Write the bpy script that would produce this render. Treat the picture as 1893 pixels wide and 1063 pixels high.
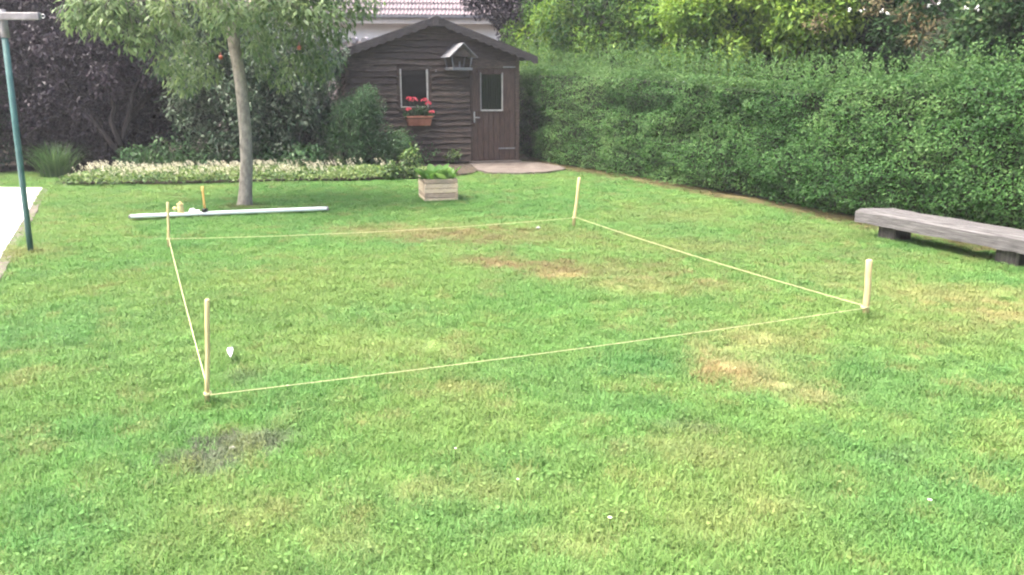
import bpy, math, random
import numpy as np
from mathutils import Vector, Matrix, Euler

for o in list(bpy.data.objects):
    bpy.data.objects.remove(o)
sc = bpy.context.scene
COL = sc.collection
random.seed(7)
RNG = np.random.default_rng(11)
R = math.radians

# ------------------------------------------------------------------ camera, sky, sun, exposure
CAM_H, FPX, PITCH = 1.5, 1480.0, R(13.9)
cam = bpy.data.objects.new('camera', bpy.data.cameras.new('camera'))
COL.objects.link(cam)
cam.location = (0, 0, CAM_H)
cam.rotation_euler = (R(90) - PITCH, 0, 0)
cam.data.sensor_width = 36.0
cam.data.lens = 36.0 * FPX / 1893.0
cam.data.clip_start = 0.05
cam.data.clip_end = 1000
sc.camera = cam

SUN_DIR = Vector((-0.42, -0.12, 0.90)).normalized()      # towards the sun
world = bpy.data.worlds.new('World')
sc.world = world
world.use_nodes = True
nt = world.node_tree
bg = nt.nodes['Background']
sky = nt.nodes.new('ShaderNodeTexSky')
sky.sky_type = 'NISHITA'
sky.sun_disc = False
sky.sun_elevation = math.asin(SUN_DIR.z)
sky.sun_rotation = math.atan2(SUN_DIR.x, SUN_DIR.y)
sky.air_density = 0.8
sky.dust_density = 7.0
sky.ozone_density = 0.4
nt.links.new(sky.outputs[0], bg.inputs[0])
bg.inputs[1].default_value = 0.15
sun_d = bpy.data.lights.new('sun', 'SUN')
sun_d.energy = 1.5
sun_d.angle = R(28)
sun_d.color = (1.0, 0.96, 0.88)
sun = bpy.data.objects.new('sun', sun_d)
COL.objects.link(sun)
sun.rotation_euler = SUN_DIR.to_track_quat('Z', 'Y').to_euler()
sun.location = (0, 0, 20)

sc.view_settings.view_transform = 'Standard'
sc.view_settings.look = 'None'
sc.view_settings.exposure = 2.25
sc.view_settings.gamma = 1.0
sc.render.engine = 'CYCLES'
sc.cycles.use_denoising = True
sc.cycles.filter_width = 2.2
sc.cycles.use_adaptive_sampling = True
sc.cycles.adaptive_threshold = 0.035
sc.cycles.adaptive_min_samples = 16
sc.cycles.max_bounces = 4
sc.cycles.diffuse_bounces = 2
sc.cycles.transmission_bounces = 3
sc.cycles.transparent_max_bounces = 6
sc.cycles.caustics_reflective = False
sc.cycles.caustics_refractive = False


# ------------------------------------------------------------------ where things stand
def ray(px, py):
    x = (px - 946.5) / FPX
    v = (531.5 - py) / FPX
    return Vector((x, math.cos(PITCH) + v * math.sin(PITCH), -math.sin(PITCH) + v * math.cos(PITCH)))


def G(px, py, z=0.0):
    r = ray(px, py)
    t = (z - CAM_H) / r.z
    return Vector((r.x * t, r.y * t, z))


def AT(px, py, Y):
    r = ray(px, py)
    t = Y / r.y
    return Vector((r.x * t, Y, CAM_H + r.z * t))


# ------------------------------------------------------------------ noise for lawn and foliage
_T = np.random.default_rng(5).random((256, 256))


def vnoise(x, y):
    xi = np.floor(x).astype(int); yi = np.floor(y).astype(int)
    fx = x - xi; fy = y - yi
    fx = fx * fx * (3 - 2 * fx); fy = fy * fy * (3 - 2 * fy)
    a = _T[xi & 255, yi & 255]; b = _T[(xi + 1) & 255, yi & 255]
    c = _T[xi & 255, (yi + 1) & 255]; d = _T[(xi + 1) & 255, (yi + 1) & 255]
    return (a * (1 - fx) + b * fx) * (1 - fy) + (c * (1 - fx) + d * fx) * fy


def fbm(x, y, o=4):
    s = 0; a = 1.0; t = 0
    for k in range(o):
        s = s + a * vnoise(x * 2 ** k + 17.3 * k, y * 2 ** k + 9.1 * k); t += a; a *= .5
    return s / t


# ------------------------------------------------------------------ materials
def new_mat(name):
    m = bpy.data.materials.new(name)
    m.use_nodes = True
    n = m.node_tree.nodes
    return m, n, m.node_tree.links, n['Principled BSDF'], n['Material Output']


def surf(name, c1, c2, scale=6, stretch=(1, 1, 1), rough=.7, bump=.2, detail=6, metal=0.0, spec=.3, c3=None, dist=.01):
    m, n, l, p, out = new_mat(name)
    tc = n.new('ShaderNodeTexCoord'); mp = n.new('ShaderNodeMapping')
    mp.inputs['Scale'].default_value = stretch
    l.new(tc.outputs['Object'], mp.inputs[0])
    no = n.new('ShaderNodeTexNoise')
    no.inputs['Scale'].default_value = scale; no.inputs['Detail'].default_value = detail
    no.inputs['Roughness'].default_value = .62
    l.new(mp.outputs[0], no.inputs[0])
    cr = n.new('ShaderNodeValToRGB')
    cr.color_ramp.elements[0].position = .32; cr.color_ramp.elements[0].color = (*c1, 1)
    cr.color_ramp.elements[1].position = .68; cr.color_ramp.elements[1].color = (*c2, 1)
    if c3:
        e = cr.color_ramp.elements.new(.5); e.color = (*c3, 1)
    l.new(no.outputs[0], cr.inputs[0])
    l.new(cr.outputs[0], p.inputs['Base Color'])
    p.inputs['Roughness'].default_value = rough
    p.inputs['Metallic'].default_value = metal
    p.inputs['Specular IOR Level'].default_value = spec
    if bump:
        b = n.new('ShaderNodeBump'); b.inputs['Strength'].default_value = bump; b.inputs['Distance'].default_value = dist
        l.new(no.outputs[0], b.inputs['Height']); l.new(b.outputs[0], p.inputs['Normal'])
    return m


def leafmat(name, cols, trans=.3, rough=.45, spec=.35):
    m, n, l, p, out = new_mat(name)
    at = n.new('ShaderNodeAttribute'); at.attribute_name = 'tint'
    cr = n.new('ShaderNodeValToRGB')
    el = cr.color_ramp.elements
    el[0].position = 0; el[0].color = (*cols[0], 1); el[1].position = 1; el[1].color = (*cols[-1], 1)
    for i, c in enumerate(cols[1:-1]):
        e = el.new((i + 1) / (len(cols) - 1)); e.color = (*c, 1)
    l.new(at.outputs['Fac'], cr.inputs[0]); l.new(cr.outputs[0], p.inputs['Base Color'])
    p.inputs['Roughness'].default_value = rough; p.inputs['Specular IOR Level'].default_value = spec
    tr = n.new('ShaderNodeBsdfTranslucent'); mx = n.new('ShaderNodeMixShader')
    hs = n.new('ShaderNodeHueSaturation'); hs.inputs['Hue'].default_value = .485; hs.inputs['Value'].default_value = 1.25
    l.new(cr.outputs[0], hs.inputs['Color']); l.new(hs.outputs[0], tr.inputs[0])
    mx.inputs[0].default_value = trans
    l.new(p.outputs[0], mx.inputs[1]); l.new(tr.outputs[0], mx.inputs[2]); l.new(mx.outputs[0], out.inputs[0])
    return m


def colmat(name, attr, kind, rough=.6, trans=0.0, useTint=False, bump=False):
    m, n, l, p, out = new_mat(name)
    at = n.new('ShaderNodeAttribute'); at.attribute_name = attr; at.attribute_type = kind
    src = at.outputs['Color']
    if useTint:
        t = n.new('ShaderNodeAttribute'); t.attribute_name = 'tint'
        mr = n.new('ShaderNodeMapRange'); mr.inputs['To Min'].default_value = .70; mr.inputs['To Max'].default_value = 1.35
        l.new(t.outputs['Fac'], mr.inputs[0])
        vm = n.new('ShaderNodeVectorMath'); vm.operation = 'SCALE'
        l.new(src, vm.inputs[0]); l.new(mr.outputs[0], vm.inputs['Scale'])
        src = vm.outputs[0]
    l.new(src, p.inputs['Base Color'])
    p.inputs['Roughness'].default_value = rough; p.inputs['Specular IOR Level'].default_value = .2
    if bump:
        tc = n.new('ShaderNodeTexCoord'); no = n.new('ShaderNodeTexNoise')
        no.inputs['Scale'].default_value = 45; no.inputs['Detail'].default_value = 5
        l.new(tc.outputs['Object'], no.inputs[0])
        b = n.new('ShaderNodeBump'); b.inputs['Strength'].default_value = .6; b.inputs['Distance'].default_value = .02
        l.new(no.outputs[0], b.inputs['Height']); l.new(b.outputs[0], p.inputs['Normal'])
    if trans:
        tr = n.new('ShaderNodeBsdfTranslucent'); mx = n.new('ShaderNodeMixShader'); mx.inputs[0].default_value = trans
        l.new(src, tr.inputs[0])
        l.new(p.outputs[0], mx.inputs[1]); l.new(tr.outputs[0], mx.inputs[2]); l.new(mx.outputs[0], out.inputs[0])
    return m


def glassmat(name):
    m, n, l, p, out = new_mat(name)
    tr = n.new('ShaderNodeBsdfTransparent'); tr.inputs[0].default_value = (.62, .68, .68, 1)
    gl = n.new('ShaderNodeBsdfGlossy'); gl.inputs['Roughness'].default_value = .04
    fr = n.new('ShaderNodeFresnel'); fr.inputs[0].default_value = 1.45
    mx = n.new('ShaderNodeMixShader')
    l.new(fr.outputs[0], mx.inputs[0]); l.new(tr.outputs[0], mx.inputs[1]); l.new(gl.outputs[0], mx.inputs[2])
    l.new(mx.outputs[0], out.inputs[0])
    return m


M = {}
M['shed'] = surf('dark_stained_wood', (.032, .022, .018), (.078, .058, .048), 7, (1, 6, 9), .75, .5, c3=(.050, .036, .030))
M['shed2'] = surf('dark_stained_wood_worn', (.040, .028, .022), (.125, .093, .074), 7, (1, 6, 9), .75, .5, c3=(.070, .051, .041))
M['door'] = surf('brown_door_wood', (.038, .024, .019), (.100, .066, .052), 6, (9, 6, .8), .72, .4, c3=(.063, .041, .033))
M['felt'] = surf('grey_roofing_felt', (.08, .074, .078), (.16, .15, .155), 22, (1, 1, 1), .9, .3)
M['barge'] = surf('bargeboard_wood', (.026, .021, .021), (.065, .056, .056), 9, (1, 4, 4), .8, .4)
M['palepaint'] = surf('old_pale_paint', (.28, .27, .25), (.48, .46, .43), 14, (1, 1, 2), .6, .2)
M['glass'] = glassmat('window_glass')
M['curtain'] = surf('grey_curtain_cloth', (.03, .032, .034), (.07, .07, .075), 10, (4, 4, .5), .9, .2)
M['dark'] = surf('dark_interior', (.01, .01, .01), (.022, .02, .02), 5)
M['steel'] = surf('dull_steel', (.35, .35, .36), (.5, .5, .5), 30, rough=.35, bump=.05, metal=.7)
M['greywood'] = surf('weathered_grey_wood', (.040, .038, .038), (.165, .158, .156), 7, (.5, 9, 16), .9, .9, c3=(.10, .096, .095))
M['greywood_leg'] = surf('weathered_leg_wood', (.055, .048, .042), (.13, .115, .10), 7, (6, 6, 1), .9, .5)
M['feeder'] = surf('grey_feeder_wood', (.10, .10, .105), (.20, .20, .21), 16, (6, 2, 6), .8, .3)
M['feeder_in'] = surf('feeder_brown_wood', (.06, .045, .043), (.12, .09, .085), 16, (2, 2, 6), .8, .3)
M['planter'] = surf('bleached_planter_wood', (.36, .28, .19), (.64, .53, .39), 8, (2, 2, 14), .85, .5, c3=(.52, .42, .30))
M['planter2'] = surf('bleached_planter_wood_dark', (.22, .17, .125), (.42, .34, .25), 8, (2, 2, 14), .85, .5)
M['soil'] = surf('dark_soil', (.03, .024, .018), (.085, .066, .048), 24, rough=.95, bump=.9, dist=.03)
M['bedsoil'] = surf('bed_soil', (.03, .024, .018), (.085, .066, .05), 9, rough=.95, bump=1, dist=.04)
M['terracotta'] = surf('terracotta_plastic', (.20, .075, .045), (.32, .13, .085), 8, rough=.6, bump=.1)
M['stake'] = surf('fresh_pine', (.50, .39, .19), (.68, .55, .29), 10, (8, 8, 1), .6, .2)
M['stake2'] = surf('yellow_pine', (.42, .33, .16), (.60, .48, .26), 10, (8, 8, 1), .6, .25)
M['cord'] = surf('yellow_twine', (.50, .47, .25), (.64, .60, .34), 60, rough=.7, bump=.2)
M['board'] = surf('pale_aluminium', (.46, .52, .51), (.58, .63, .62), 6, (1, 8, 8), .45, .05)
M['handlewood'] = surf('varnished_ash', (.55, .31, .09), (.68, .42, .14), 9, (8, 8, 1), .5, .1)
M['iron'] = surf('black_iron', (.015, .016, .018), (.04, .042, .045), 30, rough=.5, bump=.2, metal=.5)
M['white'] = surf('crumpled_white', (.70, .70, .72), (.82, .82, .82), 12, rough=.6, bump=.4)
M['feather'] = surf('white_scrap', (.70, .70, .74), (.85, .85, .88), 12, rough=.6, bump=.2)
M['twineball'] = surf('straw_twine_ball', (.55, .46, .20), (.70, .60, .32), 50, (1, 1, 6), .8, .6)
M['tealpaint'] = surf('teal_paint', (.045, .105, .100), (.065, .145, .135), 9, rough=.45, bump=.08)
M['armgrey'] = surf('galvanised_grey', (.16, .15, .155), (.26, .25, .255), 12, rough=.5, bump=.1)
M['paving'] = surf('white_concrete', (.62, .60, .58), (.80, .79, .77), 5, rough=.85, bump=.15)
M['edging'] = surf('edging_concrete', (.08, .07, .055), (.16, .14, .115), 12, rough=.9, bump=.5)
M['pad'] = surf('pinkish_concrete', (.07, .058, .048), (.16, .138, .12), 4, rough=.9, bump=.4, c3=(.115, .096, .083))
M['bark'] = surf('smooth_grey_bark', (.14, .125, .10), (.30, .275, .225), 9, (2, 2, 1.2), .85, .35, c3=(.22, .20, .165), dist=.005)
M['barkdark'] = surf('dark_bark', (.012, .010, .010), (.035, .028, .027), 12, (3, 3, 1), .9, .6)
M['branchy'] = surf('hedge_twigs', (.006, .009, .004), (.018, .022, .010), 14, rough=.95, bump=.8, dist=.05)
M['render'] = surf('white_render', (.78, .77, .74), (.84, .83, .80), 3, rough=.9, bump=.05)
M['soffit'] = surf('beige_soffit', (.42, .38, .33), (.52, .47, .42), 4, rough=.8, bump=.05)
M['rooftile'] = surf('mauve_roof_tiles', (.13, .105, .118), (.21, .175, .19), 5, rough=.75, bump=.3)
M['gutter'] = surf('grey_gutter', (.2, .19, .2), (.28, .27, .28), 8, rough=.5, bump=.05)
M['wallstone'] = surf('pinkish_garden_wall', (.22, .18, .17), (.38, .33, .32), 7, rough=.9, bump=.4)
M['greypost'] = surf('grey_post_wood', (.14, .14, .14), (.25, .25, .25), 8, (6, 6, 1), .85, .3)
M['stone'] = surf('pale_stone', (.24, .23, .21), (.40, .39, .36), 20, rough=.85, bump=.4)
M['yellowdot'] = surf('yellow_flower_centre', (.6, .4, .03), (.7, .5, .05), 20)
M['debris'] = surf('dead_leaf_litter', (.16, .09, .05), (.32, .20, .11), 30, rough=.9, bump=.3)

M['L_fruit'] = leafmat('fruit_tree_leaves', [(.048, .098, .036), (.082, .148, .056), (.125, .198, .078), (.19, .265, .105)], .45)
M['L_hedge'] = leafmat('hedge_leaves', [(.024, .072, .017), (.047, .122, .029), (.082, .168, .047), (.135, .225, .074)], .28, .55, .2)
M['L_laurel'] = leafmat('bright_laurel_leaves', [(.028, .078, .018), (.068, .155, .022), (.14, .255, .03), (.22, .335, .05)], .4, .5, .25)
M['L_dark'] = leafmat('dark_evergreen_leaves', [(.012, .030, .018), (.018, .045, .024), (.03, .065, .034)], .15, .5, .3)
M['L_ivy'] = leafmat('dark_tree_leaves', [(.018, .050, .016), (.032, .080, .024), (.056, .115, .034), (.10, .11, .045)], .3, .55, .2)
M['L_purple'] = leafmat('purple_leaves', [(.016, .012, .020), (.026, .019, .029), (.039, .029, .040), (.075, .050, .068)], .2, .5, .3)
M['L_shrub'] = leafmat('grey_green_leaves', [(.022, .052, .028), (.042, .082, .043), (.085, .125, .075), (.17, .21, .14)], .3, .5, .4)
M['L_bush'] = leafmat('feathery_leaves', [(.030, .085, .030), (.055, .130, .046), (.09, .175, .062)], .3)
M['L_cover'] = leafmat('lamium_leaves', [(.045, .10, .03), (.085, .16, .045), (.17, .25, .06), (.34, .38, .22)], .3)
M['L_flower'] = leafmat('cream_flowers', [(.42, .42, .26), (.60, .57, .42), (.74, .70, .58)], .25, .6, .2)
M['L_iris'] = leafmat('sword_leaves', [(.03, .075, .025), (.05, .11, .035), (.085, .15, .05)], .3)
M['L_lettuce'] = leafmat('fresh_planter_leaves', [(.06, .16, .03), (.10, .24, .045), (.17, .32, .08)], .4, .45, .4)
M['L_geran'] = leafmat('geranium_leaves', [(.02, .06, .022), (.04, .095, .035), (.06, .12, .05)], .25)
M['L_petal'] = leafmat('coral_petals', [(.66, .06, .10), (.80, .12, .16), (.82, .24, .25)], .3, .6, .2)
M['L_straw'] = leafmat('dry_brown_leaves', [(.060, .050, .026), (.10, .086, .042), (.15, .13, .068)], .2, .8, .1)
M['L_white'] = leafmat('white_petals', [(.72, .72, .66), (.82, .82, .78), (.85, .85, .83)], .2, .6, .2)


# ------------------------------------------------------------------ object helpers
def tag(o, label=None, cat=None, group=None, kind=None):
    if label: o['label'] = label
    if cat: o['category'] = cat
    if group: o['group'] = group
    if kind: o['kind'] = kind
    return o


def thing(name, label, cat, loc=(0, 0, 0), rz=0.0, group=None):
    o = bpy.data.objects.new(name, None)
    COL.objects.link(o)
    o.empty_display_size = .1
    o.location = loc; o.rotation_euler = (0, 0, rz)
    return tag(o, label, cat, group)


def link(name, me, mat, parent=None, local=False):
    o = bpy.data.objects.new(name, me)
    if mat is not None and not me.materials:
        me.materials.append(mat)
    COL.objects.link(o)
    if parent is not None:
        o.parent = parent
        if not local:
            mw = Matrix.Identity(4); q = parent; chain = []
            while q is not None:
                chain.append(q); q = q.parent
            for q in reversed(chain):
                mw = mw @ q.matrix_parent_inverse @ Matrix.LocRotScale(q.location, q.rotation_euler, q.scale)
            o.matrix_parent_inverse = mw.inverted()
    return o


class MB:
    def __init__(s):
        s.v = []; s.f = []; s.sm = []

    def add(s, vs, fs, smooth=False):
        b = len(s.v)
        s.v += [tuple(v) for v in vs]; s.f += [tuple(i + b for i in f) for f in fs]; s.sm += [smooth] * len(fs)
        return s

    def box(s, x0, x1, y0, y1, z0, z1, bev=0.0, M4=None):
        if bev <= 0:
            vs = [(x, y, z) for x in (x0, x1) for y in (y0, y1) for z in (z0, z1)]
            fs = [(0, 1, 3, 2), (4, 6, 7, 5), (0, 4, 5, 1), (2, 3, 7, 6), (0, 2, 6, 4), (1, 5, 7, 3)]
        else:
            b = bev
            def ring(z, i):
                return [(x0 + b, y0 + i, z), (x1 - b, y0 + i, z), (x1 - i, y0 + b, z), (x1 - i, y1 - b, z),
                        (x1 - b, y1 - i, z), (x0 + b, y1 - i, z), (x0 + i, y1 - b, z), (x0 + i, y0 + b, z)]
            vs = ring(z0, b) + ring(z0 + b, 0) + ring(z1 - b, 0) + ring(z1, b)
            fs = [tuple(reversed(range(8)))] + [(k * 8 + i, k * 8 + (i + 1) % 8, k * 8 + 8 + (i + 1) % 8, k * 8 + 8 + i) for k in range(3) for i in range(8)] + [tuple(range(24, 32))]
        if M4 is not None:
            vs = [M4 @ Vector(v) for v in vs]
        return s.add(vs, fs)

    def tube(s, pts, rad, n=8, cap=True, flat=1.0):
        pts = [Vector(p) for p in pts]
        if not hasattr(rad, '__len__'): rad = [rad] * len(pts)
        rings = []; prev = None
        for i, p in enumerate(pts):
            d = (pts[min(i + 1, len(pts) - 1)] - pts[max(i - 1, 0)]).normalized()
            if prev is None:
                a = d.orthogonal().normalized()
            else:
                a = (prev - d * prev.dot(d)).normalized()
            prev = a; b = d.cross(a)
            rings.append([p + (a * math.cos(t) * flat + b * math.sin(t)) * rad[i] for t in [2 * math.pi * k / n for k in range(n)]])
        vs = [v for r in rings for v in r]
        fs = [(i * n + k, i * n + (k + 1) % n, (i + 1) * n + (k + 1) % n, (i + 1) * n + k) for i in range(len(pts) - 1) for k in range(n)]
        b0 = len(s.v)
        s.add(vs, fs, True)
        if cap:
            s.f += [tuple(b0 + k for k in reversed(range(n))), tuple(b0 + (len(pts) - 1) * n + k for k in range(n))]
            s.sm += [False, False]
        return s

    def prism(s, poly, y0, y1, M4=None):
        n = len(poly)
        vs = [(x, y0, z) for x, z in poly] + [(x, y1, z) for x, z in poly]
        fs = [tuple(range(n)), tuple(reversed(range(n, 2 * n)))] + [(i, n + i, n + (i + 1) % n, (i + 1) % n) for i in range(n)]
        if M4 is not None: vs = [M4 @ Vector(v) for v in vs]
        return s.add(vs, fs)

    def slab(s, poly, z0, z1):
        n = len(poly)
        vs = [(x, y, z0) for x, y in poly] + [(x, y, z1) for x, y in poly]
        fs = [tuple(reversed(range(n))), tuple(range(n, 2 * n))] + [(i, (i + 1) % n, n + (i + 1) % n, n + i) for i in range(n)]
        return s.add(vs, fs)

    def blob(s, c, r, seg=10, rings=7, noise=.15, seed=0, sq=(1, 1, 1)):
        rg = random.Random(seed)
        vs = [(c[0], c[1], c[2] - r * sq[2])]
        for i in range(1, rings):
            ph = -math.pi / 2 + math.pi * i / rings
            for k in range(seg):
                t = 2 * math.pi * k / seg; q = r * (1 + rg.uniform(-noise, noise))
                vs.append((c[0] + q * sq[0] * math.cos(ph) * math.cos(t), c[1] + q * sq[1] * math.cos(ph) * math.sin(t), c[2] + q * sq[2] * math.sin(ph)))
        vs.append((c[0], c[1], c[2] + r * sq[2]))
        fs = [(0, 1 + (k + 1) % seg, 1 + k) for k in range(seg)]
        for i in range(rings - 2):
            fs += [(1 + i * seg + k, 1 + i * seg + (k + 1) % seg, 1 + (i + 1) * seg + (k + 1) % seg, 1 + (i + 1) * seg + k) for k in range(seg)]
        e = len(vs) - 1; b = 1 + (rings - 2) * seg
        fs += [(b + k, b + (k + 1) % seg, e) for k in range(seg)]
        return s.add(vs, fs, True)

    def mesh(s, name):
        me = bpy.data.meshes.new(name)
        me.from_pydata(s.v, [], s.f)
        me.polygons.foreach_set('use_smooth', s.sm)
        me.update()
        return me

    def build(s, name, mat, parent=None, local=False):
        return link(name, s.mesh(name), mat, parent, local)


def tri_mesh(name, V, F, tint=None):
    me = bpy.data.meshes.new(name)
    nv, nf = len(V), len(F)
    me.vertices.add(nv); me.vertices.foreach_set('co', np.ascontiguousarray(V, dtype=np.float32).ravel())
    me.loops.add(nf * 3); me.loops.foreach_set('vertex_index', np.ascontiguousarray(F, dtype=np.int32).ravel())
    me.polygons.add(nf)
    me.polygons.foreach_set('loop_start', np.arange(0, nf * 3, 3, dtype=np.int32))
    me.polygons.foreach_set('loop_total', np.full(nf, 3, dtype=np.int32))
    if tint is not None:
        a = me.attributes.new('tint', 'FLOAT', 'POINT'); a.data.foreach_set('value', np.ascontiguousarray(tint, dtype=np.float32))
    me.update(calc_edges=True)
    return me


def unit(a):
    return a / np.maximum(np.linalg.norm(a, axis=1, keepdims=True), 1e-9)


def leaf_arrays(P, A, Nn, L, W, tint, fold=.12, droop=.12):
    n = len(P)
    A = unit(A); S = unit(np.cross(A, Nn)); Nn = np.cross(S, A)
    L = np.broadcast_to(np.asarray(L, float), (n,))[:, None]; W = np.broadcast_to(np.asarray(W, float), (n,))[:, None]
    V = np.empty((n, 5, 3))
    V[:, 0] = P
    V[:, 1] = P + A * L * .45 - S * W * .5
    V[:, 2] = P + A * L * .45 + S * W * .5
    V[:, 3] = P + A * L * .5 - Nn * W * fold
    V[:, 4] = P + A * L; V[:, 4, 2] -= (L * droop)[:, 0]
    F = (np.arange(n)[:, None, None] * 5 + np.array([(0, 2, 3), (0, 3, 1), (2, 4, 3), (3, 4, 1)])[None]).reshape(-1, 3)
    return V.reshape(-1, 3), F, np.repeat(tint, 5)


def leaves(name, P, A, Nn, L, W, tint, mat, parent=None, local=False, **k):
    V, F, T = leaf_arrays(P, A, Nn, L, W, np.clip(tint, 0, 1), **k)
    return link(name, tri_mesh(name, V, F, T), mat, parent, local)


def rdir(n):
    return unit(RNG.normal(size=(n, 3)))


def clumps(centers, radii, per, up=.35, tint0=.45, tclump=.18, tleaf=.16, shell=.5, flat=1.0):
    """leaf positions, axes, normals and tints for clumps of leaves spread through a crown"""
    P = []; A = []; N = []; T = []
    for c, r in zip(centers, radii):
        n = max(3, int(per * (r / np.mean(radii)) ** 2))
        d = rdir(n); rad = r * (shell + (1 - shell) * RNG.random(n)) ** .7
        p = np.asarray(c) + d * rad[:, None] * np.array([1, 1, flat])
        a = unit(d * .6 + rdir(n) * .9 + np.array([0, 0, -.25]))
        nn = unit(d * .5 + np.array([0, 0, up + .5]) + rdir(n) * .45)
        P.append(p); A.append(a); N.append(nn)
        T.append(tint0 + RNG.normal(0, tclump) + RNG.normal(0, tleaf, n))
    return np.concatenate(P), np.concatenate(A), np.concatenate(N), np.concatenate(T)


def in_ellipsoid(c, r, n, hollow=.35, flat_bottom=None):
    out = []
    while len(out) < n:
        d = RNG.normal(size=3); d /= np.linalg.norm(d)
        q = (hollow ** 3 + (1 - hollow ** 3) * RNG.random()) ** (1 / 3)
        p = np.array(c) + d * q * np.array(r)
        if flat_bottom is not None and p[2] < flat_bottom: continue
        out.append(p)
    return np.array(out)


# ================================================================== SETTING
# lawn colours: lush and dry turf, moss, bare soil, placed where the garden has them
HEDGE = [Vector((-.15, 19.9)), Vector((.60, 17.0)), Vector((1.62, 15.05)), Vector((2.70, 12.75)), Vector((3.48, 10.85)), Vector((4.12, 9.3)), Vector((5.0, 7.2)), Vector((6.2, 4.4))]


def hedge_dist(x, y):
    d = np.full(x.shape, 99.0)
    for a, b in zip(HEDGE[:-1], HEDGE[1:]):
        ab = np.array(b - a); L2 = ab @ ab
        t = np.clip(((x - a.x) * ab[0] + (y - a.y) * ab[1]) / L2, 0, 1)
        sx = x - a.x - t * ab[0]; sy = y - a.y - t * ab[1]
        side = (ab[1] * sx - ab[0] * sy) / math.sqrt(L2)       # positive on the lawn side
        dd = np.hypot(sx, sy)
        d = np.where(dd < np.abs(d), np.where(side >= 0, dd, -dd), d)
    return d


C_LUSH = np.array((.112, .236, .060)); C_YEL = np.array((.178, .258, .072)); C_COOL = np.array((.090, .212, .062))
C_STRAW = np.array((.34, .27, .13)); C_BROWN = np.array((.20, .145, .075)); C_SOIL = np.array((.10, .093, .080)); C_RED = np.array((.30, .17, .09))
PATCH = [  # px, py, rx, ry (m), kind, strength
    (1340, 675, .20, .26, 'straw', 1.0), (1395, 690, .26, .18, 'straw', .85), (1410, 630, .40, .32, 'straw', .5), (1440, 708, .20, .11, 'straw', .85), (1502, 728, .14, .14, 'straw', 1.0), (1330, 690, .16, .14, 'red', .7),
    (925, 482, .28, .28, 'brown', .9), (1010, 490, .30, .25, 'brown', .75), (1035, 508, .22, .15, 'straw', .9), (870, 478, .22, .25, 'brown', .6), (1120, 500, .75, .5, 'brown', .48), (1210, 530, .65, .28, 'straw', .42),
    (810, 430, .8, .6, 'brown', .5), (700, 425, .6, .45, 'straw', .35), (960, 435, .8, .5, 'brown', .45), (1330, 455, .9, .6, 'brown', .28), (1500, 430, .6, .6, 'brown', .28), (1250, 400, .7, .7, 'brown', .25),
    (1730, 540, .65, .35, 'straw', .45), (1850, 575, .45, .3, 'straw', .55), (1560, 500, .5, .4, 'straw', .28), (1590, 470, .4, .4, 'brown', .25), (1790, 610, .5, .3, 'brown', .25),
    (425, 828, .19, .19, 'soil', .72), (380, 850, .20, .15, 'soil', .5), (470, 805, .17, .12, 'soil', .5), (905, 769, .07, .035, 'soil', 1.0), (1655, 843, .10, .06, 'soil', .5), (1265, 780, .10, .07, 'soil', .35), (450, 690, .13, .12, 'soil', .45),
    (660, 777, .07, .03, 'red', .7), (870, 866, .05, .03, 'red', .7), (1195, 708, .06, .03, 'red', .6), (1140, 868, .06, .04, 'red', .45), (860, 712, .22, .14, 'straw', .45), (700, 640, .3, .3, 'straw', .22), (790, 905, .18, .10, 'straw', .3), (930, 900, .12, .1, 'straw', .2), (640, 1000, .14, .10, 'straw', .32), (1420, 920, .14, .10, 'straw', .45), (1300, 960, .2, .12, 'straw', .25), (1080, 1000, .2, .1, 'straw', .25), (1230, 885, .08, .06, 'straw', .4), (1410, 850, .25, .14, 'straw', .25), (1260, 820, .25, .16, 'straw', .3),
    (1180, 665, .30, .30, 'cool', .9), (1130, 740, .30, .22, 'cool', .6), (960, 850, .30, .2, 'cool', .5), (560, 760, .25, .2, 'cool', .5), (1650, 700, .8, .6, 'cool', .6), (1700, 900, .5, .4, 'cool', .6), (60, 620, .8, .8, 'cool', .5), (130, 1000, .4, .3, 'cool', .4), (900, 345, 1.2, 1.2, 'lush', .8), (650, 365, 1.2, .8, 'lush', .6), (960, 560, .7, .6, 'lush', .8), (1000, 620, .6, .4, 'lush', .7),
    (600, 520, 1.0, .9, 'yel', .5), (760, 640, .5, .4, 'yel', .6), (830, 760, .5, .35, 'yel', .6), (560, 640, .5, .4, 'yel', .4), (1250, 900, .5, .3, 'yel', .5), (450, 960, .5, .3, 'yel', .4), (230, 700, .5, .5, 'yel', .35),
    (455, 380, .28, .20, 'brown', .5), (30, 470, .25, .5, 'straw', .5),
]
PW = [(*G(a, b)[:2], rx, ry, k, s) for a, b, rx, ry, k, s in PATCH]
CK = {'straw': C_STRAW, 'brown': C_BROWN, 'soil': C_SOIL, 'red': C_RED, 'cool': C_COOL, 'lush': C_LUSH, 'yel': C_YEL}


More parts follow.
